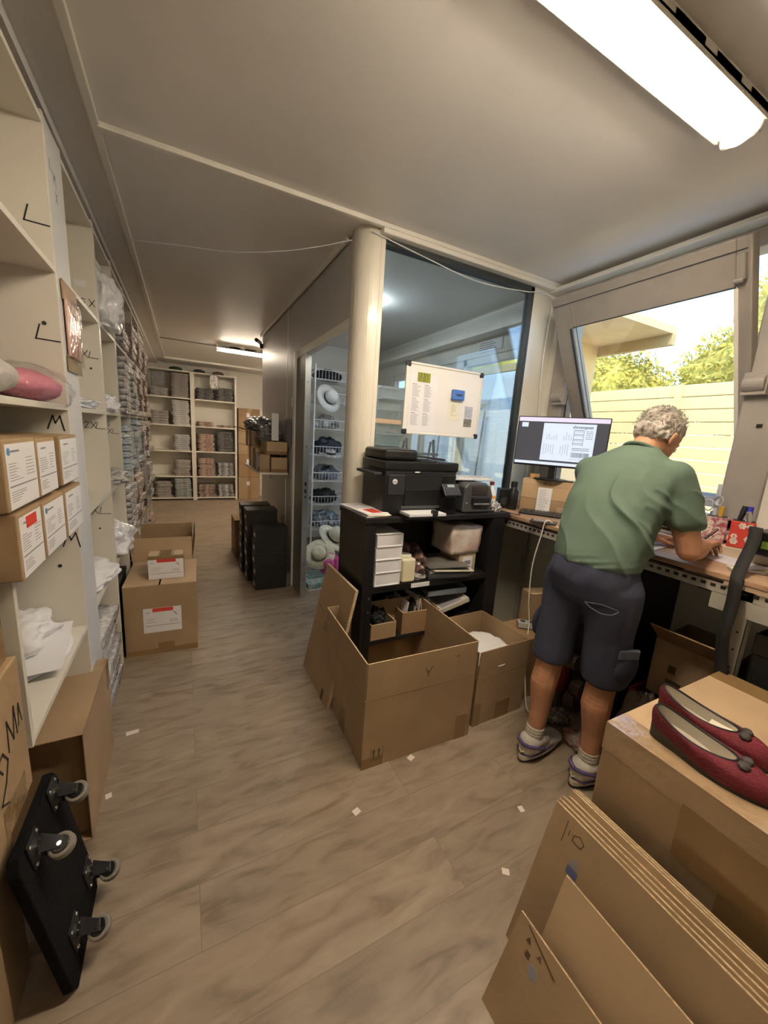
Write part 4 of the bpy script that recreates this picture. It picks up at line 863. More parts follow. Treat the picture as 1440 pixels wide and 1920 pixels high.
t = thing('gift_box', 'pink and gold box with floral wrap at the right of the upper black shelf', 'box', (1.455,1.75,.6365)); obj('body', MB().box(0,.125,0,.2,0,.12), mat('gold_box', (.48,.40,.26), .5), t, bevel=.003); obj('box_label', MB().box(.025,.10,-.001,0,.02,.10), PAPER, t); obj('print', MB().box(.04,.085,-.0016,-.001,.05,.075), INKG, t)
t = thing('wrapped_parcel', 'bulky pink floral plastic wrapped parcel on top of the gold box', 'parcel', (1.36,1.72,.758)); obj('wrap', rough_box(.02,.235,.02,.24,0,.175,13), mat('pink_floral', (.58,.42,.36), .4, coat=.8, bump=.5, bscale=10, col2=(.72,.66,.58), nscale=11), t, smooth=True)
# lower shelf
def smallopen(x,y,z,w,d,h,label,rz=0,m_=CARD):
    c = thing('small_carton', label, 'carton', (x,y,z), rz); obj('body', open_box(w,d,h), m_, c); obj('cut_edge', MB().box(0,w,0,T,h,h+.001).box(0,T,0,d,h,h+.001).box(w-T,w,0,d,h,h+.001), CARD_EDGE, c); return c
smallopen(.865,1.705,.326,.155,.22,.09,'small open carton of odds and ends at the left of the lower black shelf',.0)
crumple('contents', 'dark items inside the small open carton on the lower black shelf', 'odds and ends', (.94,1.82,.335), (.068,.09,.13), BLKM, 51, .4)
smallopen(1.06,1.71,.326,.24,.24,.13,'open carton full of papers in the middle of the lower black shelf',-.05,CARD_DARK)
rr = random.Random(5)
for i in range(9):
    o = obj('document', MB().box(-.002,.002,0,.17,0,.15+.03*rr.random(),Matrix.Rotation(rr.uniform(-.3,.3),4,'Y')), [PAPER,BLKM,CARD_PALE,INKG][i%4]); o.location = (1.09+i*.022,1.74,.333); tag(o, 'thin folded document standing in the open carton on the lower black shelf', 'paper', 'documents in the lower shelf carton')
t = thing('plastic_tray', 'translucent bluish plastic lid lying on the papers of the lower black shelf', 'tray', (1.24,1.74,.515), rot=(R(6),0,R(-4))); q = MB(); q.box(0,.27,0,.2,0,.004); q.box(0,.27,0,.006,0,.035); q.box(0,.006,0,.2,0,.035); q.box(.264,.27,0,.2,0,.035); obj('tray_body', q, mat('blue_clear', (.13,.16,.19), .2, coat=.8), t, bevel=.002)
t = thing('paper_bundle', 'slanting bundle of white papers at the right of the lower black shelf', 'paper', (1.33,1.72,.40), rot=(0,R(-17),R(-6))); obj('sheets', MB().box(0,.21,0,.2,0,.03), mat('paper_edges2', (.5,.47,.41), .7, bump=.4, bscale=25), t, bevel=.004); obj('print', MB().box(.02,.16,.01,.18,.03,.0306), INKG, t)
# ============================================================ PRINTER
PX, PY, PZ = .905, 1.735, SZ
t = thing('laser_printer', 'black multifunction laser printer on the black shelf below the whiteboard', 'printer', (PX,PY,PZ+.001), R(-2))
obj('body', MB().box(0,.445,0,.30,0,.225), BLK, t, bevel=.012, seg=3)
obj('output_cavity', MB().box(.12,.345,-.002,.01,.13,.205), mat('cavity_black', (.003,.003,.003), .7), t)
obj('front_panel', MB().box(.02,.115,-.006,0,.11,.215), DKG, t, bevel=.003); obj('front_panel', MB().box(.12,.35,-.006,0,.045,.14), BLK, t, bevel=.004)
obj('logo', MB().cyl((.055,-.0065,.180),(.055,-.009,.180),.0135,n=28), WHITEP, t)
lm = plane((.055,-.0092,.180), (1,0,0), (0,0,1)); obj('logo_text', text_mb('hp', .019, lm), INK, t)
sc = obj('scanner_lid', MB().box(-.005,.45,-.005,.31,.235,.285), BLK, t, bevel=.01, seg=3); obj('hinge_gap', MB().box(.005,.44,.003,.30,.224,.236), DKG, sc)
obj('document_feeder', MB().box(.0,.20,.02,.30,.285,.345), BLK, sc, bevel=.02, seg=4); obj('feeder_tray', MB().box(.14,.40,.06,.29,.0,.012,Matrix.Translation((0,0,.325))@Matrix.Rotation(R(5),4,'Y')), DKG, sc, bevel=.004)
obj('feeder_slot', MB().box(.20,.30,.0,.05,.2855,.292), DKG, sc); obj('badge', MB().box(.17,.20,-.006,-.004,.228,.234), PAPER, t)
cp = obj('control_panel', MB().box(0,.105,0,.075,0,.016,Matrix.Translation((.335,-.055,.105))@Matrix.Rotation(R(52),4,'X')), DKG, t, bevel=.003)
km = Matrix.Translation((.335,-.055,.105))@Matrix.Rotation(R(52),4,'X'); q = MB()
for i in range(5):
    for j in range(3): q.box(.012+i*.018,.024+i*.018,.008+j*.013,.016+j*.013,.016,.018,km)
obj('key', q, GREYP, cp); obj('display', MB().box(.03,.075,.052,.068,.016,.0175,km), mat('lcd', (.35,.40,.38), .3), cp)
obj('side_bay', MB().box(.35,.45,-.01,.05,.0,.10), BLK, t, bevel=.006); obj('paper_slot', MB().box(.10,.34,-.008,.01,.035,.05), GREYP, t, bevel=.002)
pt = obj('paper_tray', MB().box(.09,.33,-.115,.02,.0,.014), BLK, t, bevel=.003); obj('paper', MB().box(.10,.32,-.11,.02,.014,.026), PAPER, pt); obj('paper_guide', MB().box(.235,.265,-.118,-.09,.014,.045), DKG, pt, bevel=.003)
obj('side_tray', MB().box(-.05,.0,.03,.28,.205,.222), DKG, t, bevel=.004)
# label printer
t = thing('label_printer', 'black rounded thermal label printer right of the laser printer', 'printer', (1.415,1.72,SZ+.001), R(-4))
q = MB(); pr = [(0,0),(.24,0),(.24,.12),(.21,.165),(.16,.18),(.03,.165),(-.005,.10)]
q.prism([(p[0],p[1]) for p in [(0,0),(.20,0),(.205,.10),(.185,.155),(.15,.175),(.03,.175),(.0,.15)]], 0, .24, Matrix(((1,0,0,0),(0,0,1,0),(0,1,0,0),(0,0,0,1)))); obj('body', q, GREYP, t, bevel=.012, seg=3)
obj('window', MB().box(.05,.16,-.004,.0,.105,.155), mat('smoked_window', (.03,.03,.03), .1, coat=1), t, bevel=.003); obj('mouth', MB().box(.05,.18,-.014,.0,.055,.095), BLK, t, bevel=.008, seg=3); obj('mouth_lip', MB().box(.06,.17,-.022,-.01,.05,.06), STEEL, t, bevel=.002); obj('indicator', MB().cyl((.02,-.001,.06),(.02,-.004,.06),.004), PAPER, t)
# keyboard on it
def keyboard(loc, rz, label, base, keym, w=.36, d=.12):
    t = thing('keyboard', label, 'keyboard', loc, rz); obj('base', MB().box(0,w,0,d,0,.014), base, t, bevel=.003)
    q = MB(); n = int(w/.0215)
    for j in range(5):
        for i in range(n): q.box(.01+i*.0205,.026+i*.0205,.008+j*.0215,.025+j*.0215,.014,.02)
    obj('key', q, keym, t); return t
keyboard((1.40,1.80,SZ+.182), R(-6), 'white keyboard lying on top of the label printer', WHITEP, mat('white_key', (.62,.62,.62), .5), .27, .11)
# magazines left of the printer
for i, (dx, rz, lab, mt) in enumerate(((0,.05,'lowest magazine at the left end of the black shelf top',PAPER),(.006,-.04,'middle magazine at the left end of the black shelf top',PAPERC),(.0,.1,'top magazine with red picture at the left end of the black shelf top',PAPER))):
    t = thing('magazine', lab, 'magazine', (.80+dx,1.70,SZ+.0005+i*.007), rz, rot=None); obj('pages', MB().box(0,.13,0,.30,0,.006), mt, t, bevel=.001)
    if i == 2: obj('cover_picture', MB().box(.04,.10,.02,.12,.006,.0066), RED, t); q = MB(); lines(q, plane((0,0,.006),(1,0,0),(0,1,0)), .01,.12,.14,.28,9,.003,2); obj('print', q, INKG, t)
# spray bottle / charms next to the label printer
t = thing('figurine_bottle', 'white bottle with orange label between the label printer and the speakers', 'bottle', (1.69,1.80,SZ+.0005)); obj('body', MB().lathe([(.028,0),(.03,.01),(.03,.11),(.012,.14),(.012,.155)], 20), WHITEP, t, smooth=True); obj('cap', MB().cyl((0,0,.155),(0,0,.175),.014), mat('red_cap', (.3,.05,.04), .4), t); obj('orange_label', MB().lathe([(.0305,.07),(.0306,.09)],20), mat('orange', (.8,.35,.05), .5), t)
crumple('white_ribbon', 'crumpled white ribbons at the foot of the white bottle', 'ribbon', (1.675,1.735,SZ+.0005), (.03,.03,.06), mat('ribbon', (.62,.6,.58), .6, col2=(.15,.15,.15), nscale=60), 61, .5, 3, subd=4)

# ============================================================ PACKING DESK
DZ = 1.0
t = thing('packing_desk', 'long worn wooden packing desk on slotted metal frame along the window wall', 'desk', (1.775,-.4,0)); Ld, Wk = 2.43, .40
obj('worktop', MB().box(0,.53,0,Ld,DZ-.022,DZ), WOODT, t, bevel=.003); obj('worktop_layer', MB().box(.003,.52,0,1.02,DZ-.040,DZ-.023), mat('pale_ply', (.45,.33,.22), .6), t)
q = MB(); q.box(.012,.014,0,Ld,DZ-.078,DZ-.040); q.box(.014,.05,0,Ld,DZ-.045,DZ-.041); ap = obj('front_rail', q, ANGLE, t)
q = MB(); y = .02
while y < Ld-.02: q.box(.0105,.012,y,y+.016,DZ-.060,DZ-.048); y += .032
obj('slot', q, BLKM, ap)
for y in (.93, 2.38):
    lg = obj('leg', MB().box(.012,.014,y,y+.04,0,DZ-.04).box(.012,.052,y,y+.002,0,DZ-.04), ANGLE, t)
    q = MB()
    for z in range(12): q.cyl((.0125,y+.02,.1+z*.07),(.0115,y+.02,.1+z*.07),.004)
    obj('slot', q, BLKM, lg)
    obj('leg', MB().box(.50,.52,y,y+.04,0,DZ-.04), ANGLE, t)
obj('corner_bracket', MB().box(.008,.012,.85,1.05,DZ-.14,DZ-.08), ANGLE, t)
# raised plank on the window side
tag(obj('rear_plank', MB().box(2.11,2.325,-.35,2.0,DZ+.001,DZ+.045), mat('pale_plank', (.52,.42,.31), .6, noise_amt=.15, nscale=4, stretch=(8,1,1)), bevel=.003), 'pale wooden plank lying at the back of the packing desk below the window', 'plank')
# cartons under the monitor, oriented with it
ma = R(-57)
def onm(x, y, z=0): # point offset in monitor frame
    return (MX+x*math.cos(ma)-y*math.sin(ma), MY+x*math.sin(ma)+y*math.cos(ma), z)
MX, MY = 1.985, 1.835
for i, (z, h, lab) in enumerate(((DZ+.001,.085,'lower flat brown carton under the monitor'),(DZ+.087,.125,'upper taped brown carton carrying the monitor'))):
    c = thing('carton', lab, 'carton', onm(.0,-.0+.004*i,z), ma); obj('body', MB().box(0,.305,0,.16,0,h), CARD_PALE if i else CARD, c, bevel=.003)
    obj('crease', MB().box(.002,.303,-.0006,.0003,h*.68,h*.69), CARD_DARK, c); obj('tape', MB().box(.13,.175,-.001,.16,h-.03,h+.0008), TAPE, c)
t = thing('monitor', 'black flat monitor showing a shipping label page, standing on two cartons', 'monitor', onm(.0,.055,DZ+.213), ma)
obj('base', MB().cyl((.16,.0+.0,0),(.16,.0,.008),.10,n=32).box(.06,.30,-.05,.04,0,.006), BLK, t); obj('stand', MB().box(.14,.18,.005,.03,.006,.14), BLK, t, bevel=.003)
m0x, m0z = -.082, .085; Ws, Hs = .535, .315
obj('casing', MB().box(m0x,m0x+Ws,-.02,.01,m0z,m0z+Hs), BLK, t, bevel=.004)
def em(name, c, s): return mat(name, tuple(x*.1 for x in c), .3, emit=c, es=s*.42)
scr = obj('screen', MB().box(m0x+.006,m0x+Ws-.006,-.0215,-.0205,m0z+.012,m0z+Hs-.006), em('screen_dark', (.09,.09,.105), .6), t)
SCW = em('screen_white', (.72,.80,.92), .85); SCB = em('screen_bar', (.80,.72,.90), .85); SCI = em('screen_ink', (.14,.16,.22), .5)
sm_ = plane((m0x+.006,-.0216,m0z+.012), (1,0,0), (0,0,1)); w_, h_ = Ws-.012, Hs-.018
obj('title_bar', MB().box(0,w_,h_-.026,h_,0,.0005,sm_), SCB, scr); obj('task_bar', MB().box(0,w_,0,.018,0,.0005,sm_), SCW, scr)
obj('page', MB().box(.155,.455,.03,h_-.034,0,.0006,sm_), SCW, scr); obj('thumbnail', MB().box(.02,.06,h_-.062,h_-.034,0,.0006,sm_), SCW, scr)
q = text_mb('chronopost', .024, sm_ @ Matrix.Translation((.382,h_-.054,.0007)), off=.0006)
for yy in (.135,.16,.19,.215):
    q.box(.335,.39,yy,yy+.0015,.0006,.001,sm_); q.box(.335,.39,yy+.008,yy+.011,.0006,.001,sm_)
q.box(.335,.337,.13,.225,.0006,.001,sm_); q.box(.39,.392,.13,.225,.0006,.001,sm_)
for k in range(4): lines(q, sm_ @ Matrix.Translation((0,0,.0006)), .405+k*.01,.412+k*.01,.17,.225,5,.004,k)
lines(q, sm_ @ Matrix.Translation((0,0,.0006)), .335,.44,.098,.12,2,.003,5,.8)
x = .335; rq = random.Random(8)
while x < .435: w2 = rq.choice((.0012,.002,.0032)); q.box(x,x+w2,.058,.088,.0006,.001,sm_); x += w2+rq.choice((.0015,.0025))
q.box(.325,.445,.045,.0462,.0006,.001,sm_)
for k in range(9): 
    xx = .17+k*.014+(.03 if k > 4 else 0); q.box(xx,xx+.0015,.06+.02*rq.random(),.12+.02*rq.random(),.0006,.001,sm_); q.box(xx+.012,xx+.0135,.16,.17+.05*rq.random(),.0006,.001,sm_)
obj('page_text', q, SCI, scr)
# notepad, keyboard, phone, cup ...
t = thing('notepad', 'white card with handwritten list leaning on the cartons under the monitor', 'notepad', onm(.105,-.035,DZ+.001), ma, rot=None); t.rotation_euler = (R(-9),0,ma)
obj('pad', MB().box(0,.085,0,.012,0,.165), PAPER, t, bevel=.002); q = MB(); lines(q, plane((0,-.0004,0),(1,0,0),(0,0,1)), .01,.078,.02,.155,13,.0022,4,.5); obj('handwriting', q, INKG, t)
keyboard(onm(.03,-.165,DZ+.001), ma+R(4), 'black keyboard on the desk in front of the monitor cartons', BLK, mat('dark_key', (.05,.048,.045), .4), .38, .12)
t = thing('phone', 'dark phone lying at the desk edge with a white charging cable', 'phone', (1.795,1.385,DZ+.001), R(33)); obj('body', MB().box(0,.075,0,.14,0,.012), DKG, t, bevel=.004); obj('screen', MB().box(.005,.07,.006,.134,.012,.0124), mat('phone_glass', (.02,.02,.025), .08, coat=1), t)
wire('charging_cable', [(1.81,1.42,DZ+.01),(1.765,1.43,DZ+.02),(1.755,1.44,.93),(1.745,1.46,.75),(1.735,1.44,.55),(1.74,1.42,.42),(1.66,1.35,.30),(1.62,1.29,.15),(1.60,1.235,.03),(1.66,1.20,.006),(1.78,1.28,.006)], .0035, mat('cream_cable', (.75,.72,.62), .5), 'long white cable hanging from the phone down to the floor', 'cable')
t = thing('speaker', 'black desktop speaker beside the monitor cartons', 'speaker', (1.86,1.90,DZ+.001), R(-30)); obj('body', MB().box(0,.08,0,.09,0,.13), BLK, t, bevel=.004); obj('speaker_cone', MB().cyl((.04,-.001,.05),(.04,-.004,.05),.028,n=24), DKG, t)
t = thing('water_flask', 'tall dark flask with screw cap standing between speaker and cartons', 'flask', (1.925,1.845,DZ+.001)); obj('body', MB().lathe([(.03,0),(.033,.01),(.033,.12),(.02,.14),(.02,.15)], 24), BLK, t, smooth=True); obj('cap', MB().cyl((0,0,.15),(0,0,.185),.021), BLKM, t, bevel=.003)
t = thing('tape_core', 'orange roll lying on the carton left of the monitor stand', 'tape', onm(.075,.03,DZ+.2135)); t.location = onm(.055,.10,DZ+.2135); obj('roll', MB().lathe([(.022,0),(.032,0),(.032,.028),(.022,.028)], 24), mat('orange_roll', (.55,.30,.12), .5), t)
t = thing('white_folder', 'white folded sheet standing right of the monitor cartons', 'paper', onm(.30,.02,DZ+.087), ma); obj('sheet', MB().box(0,.12,0,.002,0,.07,Matrix.Rotation(.3,4,'Y')), PAPER, t)
wire('monitor_cable', [onm(.33,.06,1.33),onm(.34,.06,1.2),onm(.32,.05,1.12),onm(.33,.08,1.04)], .004, BLK, 'black cable hanging behind the right side of the monitor', 'cable')
wire('desk_cable', [(1.72,1.74,DZ+.022),(1.80,1.66,DZ+.006),(1.87,1.72,DZ+.006),(1.95,1.70,DZ+.006)], .003, BLK, 'thin black cable on the desk left of the keyboard', 'cable')
# papers and tools on the desk
t = thing('paper_sheet', 'white sheet under the left forearm of the man at the desk edge', 'paper', (1.79,.90,DZ+.001), R(8)); obj('sheet', MB().box(0,.21,0,.25,0,.002), PAPER, t)
t = thing('paper_sheet', 'pale label sheet under the writing hand', 'paper', (1.93,.62,DZ+.001), R(-15)); obj('sheet', MB().box(0,.15,0,.2,0,.002), mat('pale_lilac', (.62,.60,.66), .6), t)
t = thing('scissors', 'pair of scissors lying on the desk before the black strap', 'scissors', (1.90,.60,DZ+.0065), R(-55)); q = MB(); q.box(0,.10,-.006,.006,0,.003).box(0,.10,-.004,.008,.003,.005,Matrix.Rotation(.12,4,'Z')); obj('blade', q, STEEL, t)
for s_ in (-1,1): obj('handle', MB().tube([(-.035+.022*math.cos(a), s_*.018+.014*math.sin(a), .003) for a in [2*PI*i/20 for i in range(21)]], .0035), mat('white_handle', (.55,.52,.45), .4), t, smooth=True)
crumple('tape_dispenser', 'silvery tape dispenser heap at the right edge of the desk', 'dispenser', (1.93,.47,DZ+.001), (.05,.07,.05), mat('silver_crumple', (.45,.43,.40), .25, metal=.6, bump=.6, bscale=20), 71, .4, 3, subd=4)
# pen pots
def pot(loc, c1, c2, label, items):
    t = thing('pencil_pot', label, 'pot', loc, R(20)); obj('body', MB().box(-.04,.04,-.04,.04,0,.115), mat('pot_'+str(len(MATS)), c1, .5, col2=c2, nscale=55, ndetail=1), t, bevel=.003); obj('inside', MB().box(-.036,.036,-.036,.036,.1151,.1153), BLKM, t)
    fl = MB()
    rr = random.Random(len(label))
    for k in range(7):
        cx, cz, r0 = rr.uniform(-.028,.028), rr.uniform(.015,.10), rr.uniform(.007,.013)
        for j in range(6): a = j*PI/3; fl.cyl((cx+r0*.7*math.cos(a),-.0402,cz+r0*.7*math.sin(a)),(cx+r0*.7*math.cos(a),-.041,cz+r0*.7*math.sin(a)),r0*.42,n=10)
        for j in range(6): a = j*PI/3; fl.cyl((-.0402,cx+r0*.7*math.cos(a),cz+r0*.7*math.sin(a)),(-.041,cx+r0*.7*math.cos(a),cz+r0*.7*math.sin(a)),r0*.42,n=10)
    obj('flower_print', fl, mat('flower_print', (.78,.68,.60), .5), t); return t
pz = DZ+.046
pot((2.17,.835,pz), (.62,.55,.50), (.35,.06,.10), 'white and red flowered pencil pot left, holding a cutter and scissors', 0)
pot((2.16,.735,pz), (.60,.06,.04), (.55,.04,.03), 'red flowered pencil pot right, holding markers', 0)
def stick(loc, h, r, m_, label, name='marker_pen', cap=None, rot=(0,0,0)):
    t = thing(name, label, 'pen', loc, rot=rot); obj('barrel', MB().cyl((0,0,-.09),(0,0,h),r), m_, t); 
    if cap: obj('cap', MB().cyl((0,0,h),(0,0,h+.035),r*1.15), cap, t, bevel=.001)
    return t
BLUEP = mat('blue_cap', (.04,.04,.45), .4)
stick((2.165,.725,pz+.115), .03, .009, WHITEP, 'blue capped marker in the right red pot', cap=BLUEP)
stick((2.155,.75,pz+.115), .03, .010, BLK, 'black handled tool in the right red pot', 'marker_pen', BLK, (.1,.2,0))
stick((2.15,.715,pz+.115), .01, .008, STEEL, 'silver pen in the right red pot', cap=STEEL, rot=(-.2,0,0))
stick((2.17,.825,pz+.115), .012, .009, mat('yellow_pen', (.65,.38,.05), .4), 'yellow stick in the left flowered pot', 'marker_pen', MATS['yellow_pen'])
t = thing('scissors', 'upright scissors with pale loops in the left flowered pot before the window', 'scissors', (2.18,.865,pz+.115)); obj('blade', MB().box(-.008,.008,-.002,.002,-.09,.02), STEEL, t)
LO = mat('pale_loop', (.45,.45,.55), .35)
obj('handle', MB().tube([(0,.018+.018*math.cos(a), .045+.026*math.sin(a)) for a in [2*PI*i/24 for i in range(25)]], .003), LO, t, smooth=True); obj('handle', MB().tube([(0,-.016+.018*math.cos(a), .07+.022*math.sin(a)) for a in [2*PI*i/24 for i in range(25)]], .003), LO, t, smooth=True)
t = thing('cutter', 'clear ruler like cutter standing in the left flowered pot', 'cutter', (2.19,.858,pz+.115)); obj('body', MB().box(-.002,.002,-.009,.009,-.09,.145), mat('lilac_clear', (.55,.55,.65), .3), t, bevel=.001)
# black strap
q = MB(); path = [(2.06,.66,1.14),(2.02,.645,1.16),(1.96,.625,1.11),(1.84,.60,1.04),(1.775,.585,1.005),(1.75,.575,.98),(1.745,.57,.90),(1.735,.57,.80),(1.755,.565,.70),(1.76,.55,.60),(1.80,.52,.45),(1.83,.50,.32)]
P = [V(p) for p in path]; fine = []
for i in range(len(P)-1):
    a, b, c_, d = P[max(i-1,0)], P[i], P[i+1], P[min(i+2,len(P)-1)]
    for k in range(6): u = k/6; fine.append(.5*((2*b)+(c_-a)*u+(2*a-5*b+4*c_-d)*u*u+(3*b-a-3*c_+d)*u**3))
L_ = []; Rr = []
for i, p in enumerate(fine):
    wv = V((math.sin(i*.05)*.3,1,0)).normalized()*.022; L_.append(q.bm.verts.new(p-wv)); Rr.append(q.bm.verts.new(p+wv))
for i in range(len(fine)-1): q.bm.faces.new((L_[i],L_[i+1],Rr[i+1],Rr[i]))
tag(obj('webbing_strap', q, mat('black_webbing', (.010,.009,.008), .8), smooth=True, solid=.003), 'black webbing strap looping over the desk edge and hanging to the floor', 'strap')
t = thing('tool_case', 'black and green tool case at the right edge of the desk behind the strap', 'case', (2.06,.50,DZ+.046)); obj('body', MB().box(0,.16,0,.16,0,.10), BLK, t, bevel=.006); obj('green_mark', MB().box(-.001,0,.03,.13,.03,.06), mat('lime', (.30,.5,.08), .5), t)
# below the desk
t = thing('cabinet', 'black cabinet under the packing desk behind the man', 'cabinet', (1.93,.97,0)); obj('body', MB().box(0,.38,0,.50,.02,.86), BLKF, t, bevel=.004); obj('door', MB().box(-.014,-.001,.01,.49,.05,.85), BLKF, t, bevel=.003)
t = thing('flat_carton', 'tall flat carton standing under the left end of the packing desk', 'carton', (1.83,1.50,0), R(-12)); obj('body', MB().box(0,.42,0,.10,0,.55), CARD, t, bevel=.003); obj('cut_edge', MB().box(0,.42,-.002,.01,.55,.552), CARD_EDGE, t)
t = thing('power_strip', 'white power strip lying on the medium carton side under the desk', 'power strip', (1.70,1.46,.375), R(-35)); obj('body', MB().box(0,.20,0,.05,0,.035), mat('grey_white', (.50,.47,.44), .5), t, bevel=.004); q = MB()
for k in range(4): q.cyl((.03+k*.046,.025,.035),(.03+k*.046,.025,.0355),.016)
obj('socket', q, GREYP, t)
t = thing('carton', 'carton supporting the power strip behind the medium carton', 'carton', (1.66,1.34,0), R(0)); obj('body', MB().box(0,.24,0,.22,0,.37), CARD_DARK, t, bevel=.003)
def roll_(loc, r, h, material, label, rot=(0,0,0)):
    t = thing('tape_roll', label, 'tape', loc, rot=rot, group='tape rolls heaped on the floor under the desk'); obj('roll', MB().lathe([(r*.5,-h/2),(r,-h/2),(r,h/2),(r*.5,h/2)], 28), material, t, bevel=.002); obj('core', MB().lathe([(r*.42,-h/2+.002),(r*.5,-h/2+.002),(r*.5,h/2-.002),(r*.42,h/2-.002)], 24), CARD, t); return t
TP = mat('dark_tape', (.10,.07,.05), .35, coat=.5)
roll_((1.86,1.16,.055), .05, .06, TP, 'dark tape roll on the floor seen between the legs', (R(75),R(20),0)); roll_((1.84,1.12,.16), .05, .06, TP, 'upper dark tape roll resting on the heap under the desk', (R(80),R(-25),0)); roll_((1.78,1.22,.05), .045, .06, mat('grey_tape', (.13,.11,.10), .4), 'greyish tape roll lying left of the dark ones under the desk', (R(60),R(40),0))
roll_((1.88,1.20,.27), .045, .06, TP, 'topmost dark tape roll leaning on the cabinet under the desk', (R(85),R(10),0))
t = thing('red_crate', 'red crate on the floor under the packing desk', 'crate', (1.90,.62,0)); q = open_box(.36,.30,.30,.01); obj('body', q, mat('red_plastic', (.30,.012,.012), .5), t, bevel=.003)
t = thing('red_canister', 'narrow red canister standing behind the left knee of the man', 'canister', (1.90,1.28,0)); obj('body', MB().lathe([(.04,0),(.045,.01),(.045,.33),(.02,.37)], 24), mat('dull_red', (.22,.03,.025), .45), t, smooth=True); obj('cap', MB().cyl((0,0,.37),(0,0,.40),.022), BLK, t)
crumple('plastic_bag', 'grey translucent bag on the floor beside the right knee', 'bag', (1.76,.78,.0), (.08,.09,.40), mat('grey_bag', (.16,.12,.10), .3, coat=.8, bump=.8, bscale=15), 81, .2)
crumple('cable_heap', 'tangle of pale cable on the floor between the feet', 'cable', (1.72,1.17,.0), (.07,.08,.05), mat('cable_tangle', (.35,.32,.27), .6, col2=(.05,.04,.03), nscale=40), 83, .5, 4, subd=4)
crumple('parts_heap', 'small dark red and white odds and ends on the floor left of the right shoe', 'odds and ends', (1.68,.97,.0), (.06,.08,.05), mat('odds', (.30,.10,.08), .5, col2=(.30,.28,.22), nscale=25), 84, .4, 3, subd=4)
t = thing('carton', 'half open carton with marks under the desk right of the black cabinet', 'carton', (1.96,.60,.31), R(3)); obj('body', open_box(.33,.27,.27), CARD, t, bevel=.003); obj('flap', MB().box(0,.006,0,.26,0,.15,Matrix.Translation((.0,0,.27))@Matrix.Rotation(R(-50),4,'Y')), CARD_DARK, t); obj('handling_mark', MB().box(-.001,0,.17,.20,.13,.17).box(-.001,0,.14,.20,.08,.10), INKB, t)
t = thing('wall_radiator', 'beige electric radiator on the wall under the desk', 'radiator', (2.28,.55,.45)); obj('body', MB().box(0,.045,0,.42,0,.42), MELAE, t, bevel=.008); q = MB()
for k in range(4): q.box(-.001,.0,.12,.34,.33+k*.018,.337+k*.018)
obj('grille', q, BLK, t)
t = thing('box', 'black storage case at the right edge under the packing desk', 'case', (1.86,.10,0)); obj('body', MB().box(0,.42,0,.42,0,.80), BLKM, t, bevel=.008); obj('lid', MB().box(-.006,.42,0,.42,.72,.80), BLK, t, bevel=.004)

# ============================================================ SIDE ROOM
WIRE = mat('white_wire', (.75,.75,.75), .4)
def basket(w, d, h, r=.003, n=12):
    q = MB()
    for z in (0, h):
        for a, b in (((0,0,z),(w,0,z)),((0,d,z),(w,d,z)),((0,0,z),(0,d,z)),((w,0,z),(w,d,z))): q.cyl(a,b,r*1.5,n=6)
    for i in range(n+1):
        x = w*i/n; q.cyl((x,0,0),(x,0,h),r*.7,n=5); q.cyl((x,d,0),(x,d,h),r*.7,n=5); q.cyl((x,0,0),(x,d,0),r*.7,n=5)
    for i in range(1,6): y = d*i/6; q.cyl((0,y,0),(w,y,0),r*.7,n=5); q.cyl((0,y,0),(0,y,h),r*.7,n=5); q.cyl((w,y,0),(w,y,h),r*.7,n=5)
    return q
rx, ry = 1.30, 4.30
t = thing('wire_rack', 'tall white wire basket rack seen through the open doorway', 'rack', (rx,ry,0)); 
for (a,b) in ((0,0),(.7,0),(0,.4),(.7,.4)): obj('post', MB().box(a-.008,a+.008,b-.008,b+.008,0,2.15), WIRE, t)
ZB = (.28,.58,.86,1.16,1.46,1.76,2.0)
for z in ZB:
    q = basket(.69,.39,.10,n=18); 
    for v in q.bm.verts: v.co += V((.005,.005,z))
    obj('basket', q, WIRE, t)
for i, (dx, z, s, m_, lb, sd) in enumerate(((.20,.59,(.16,.13,.16),BLKM,'black bags in the second basket from below of the doorway rack',1),(.22,.29,(.18,.13,.20),mat('dark_blue_film', (.03,.05,.08), .2, coat=1, bump=1, bscale=20, col2=(.4,.45,.5), nscale=25),'dark blue film packs in the lowest basket of the doorway rack',2),
   (.22,.87,(.16,.12,.17),mat('clear_blue', (.25,.28,.36), .15, coat=1, bump=1, bscale=14, col2=(.02,.02,.03), nscale=9),'clear bluish bag in the third basket of the doorway rack',3),(.22,1.17,(.17,.13,.20),mat('navy_bag', (.012,.018,.035), .5),'navy bag in the fourth basket of the doorway rack',4),
   (.20,1.47,(.15,.12,.15),mat('grey_strappy', (.10,.10,.11), .3, coat=.6, col2=(.6,.6,.6), nscale=7),'grey and white bag in the fifth basket of the doorway rack',5),(.20,2.01,(.17,.12,.12),BLKM,'black hat in the top basket of the doorway rack',7))):
    crumple('bag', lb, 'bag', (rx+dx,ry+.18,z), s, m_, sd+90, .25, 2.5, subd=4)
def hat(loc, r, h, m_, label, rot=(0,0,0), band=BLKM):
    t = thing('hat', label, 'hat', loc, rot=rot); N=28
    obj('brim', MB().lathe([(r,.004),(r,.008),(r*.45,.014),(r*.44,.008)], 32), m_, t, smooth=True)
    obj('crown', MB().lathe([(r*.46,.008),(r*.45,h*.6),(r*.38,h*.9),(r*.15,h*.97),(.002,h*.9)], 32), m_, t, smooth=True); obj('band', MB().lathe([(r*.465,.012),(r*.462,.034)], 32), band, t, smooth=True); return t
STR = mat('cream_straw', (.75,.70,.55), .8, noise_amt=.15, nscale=40)
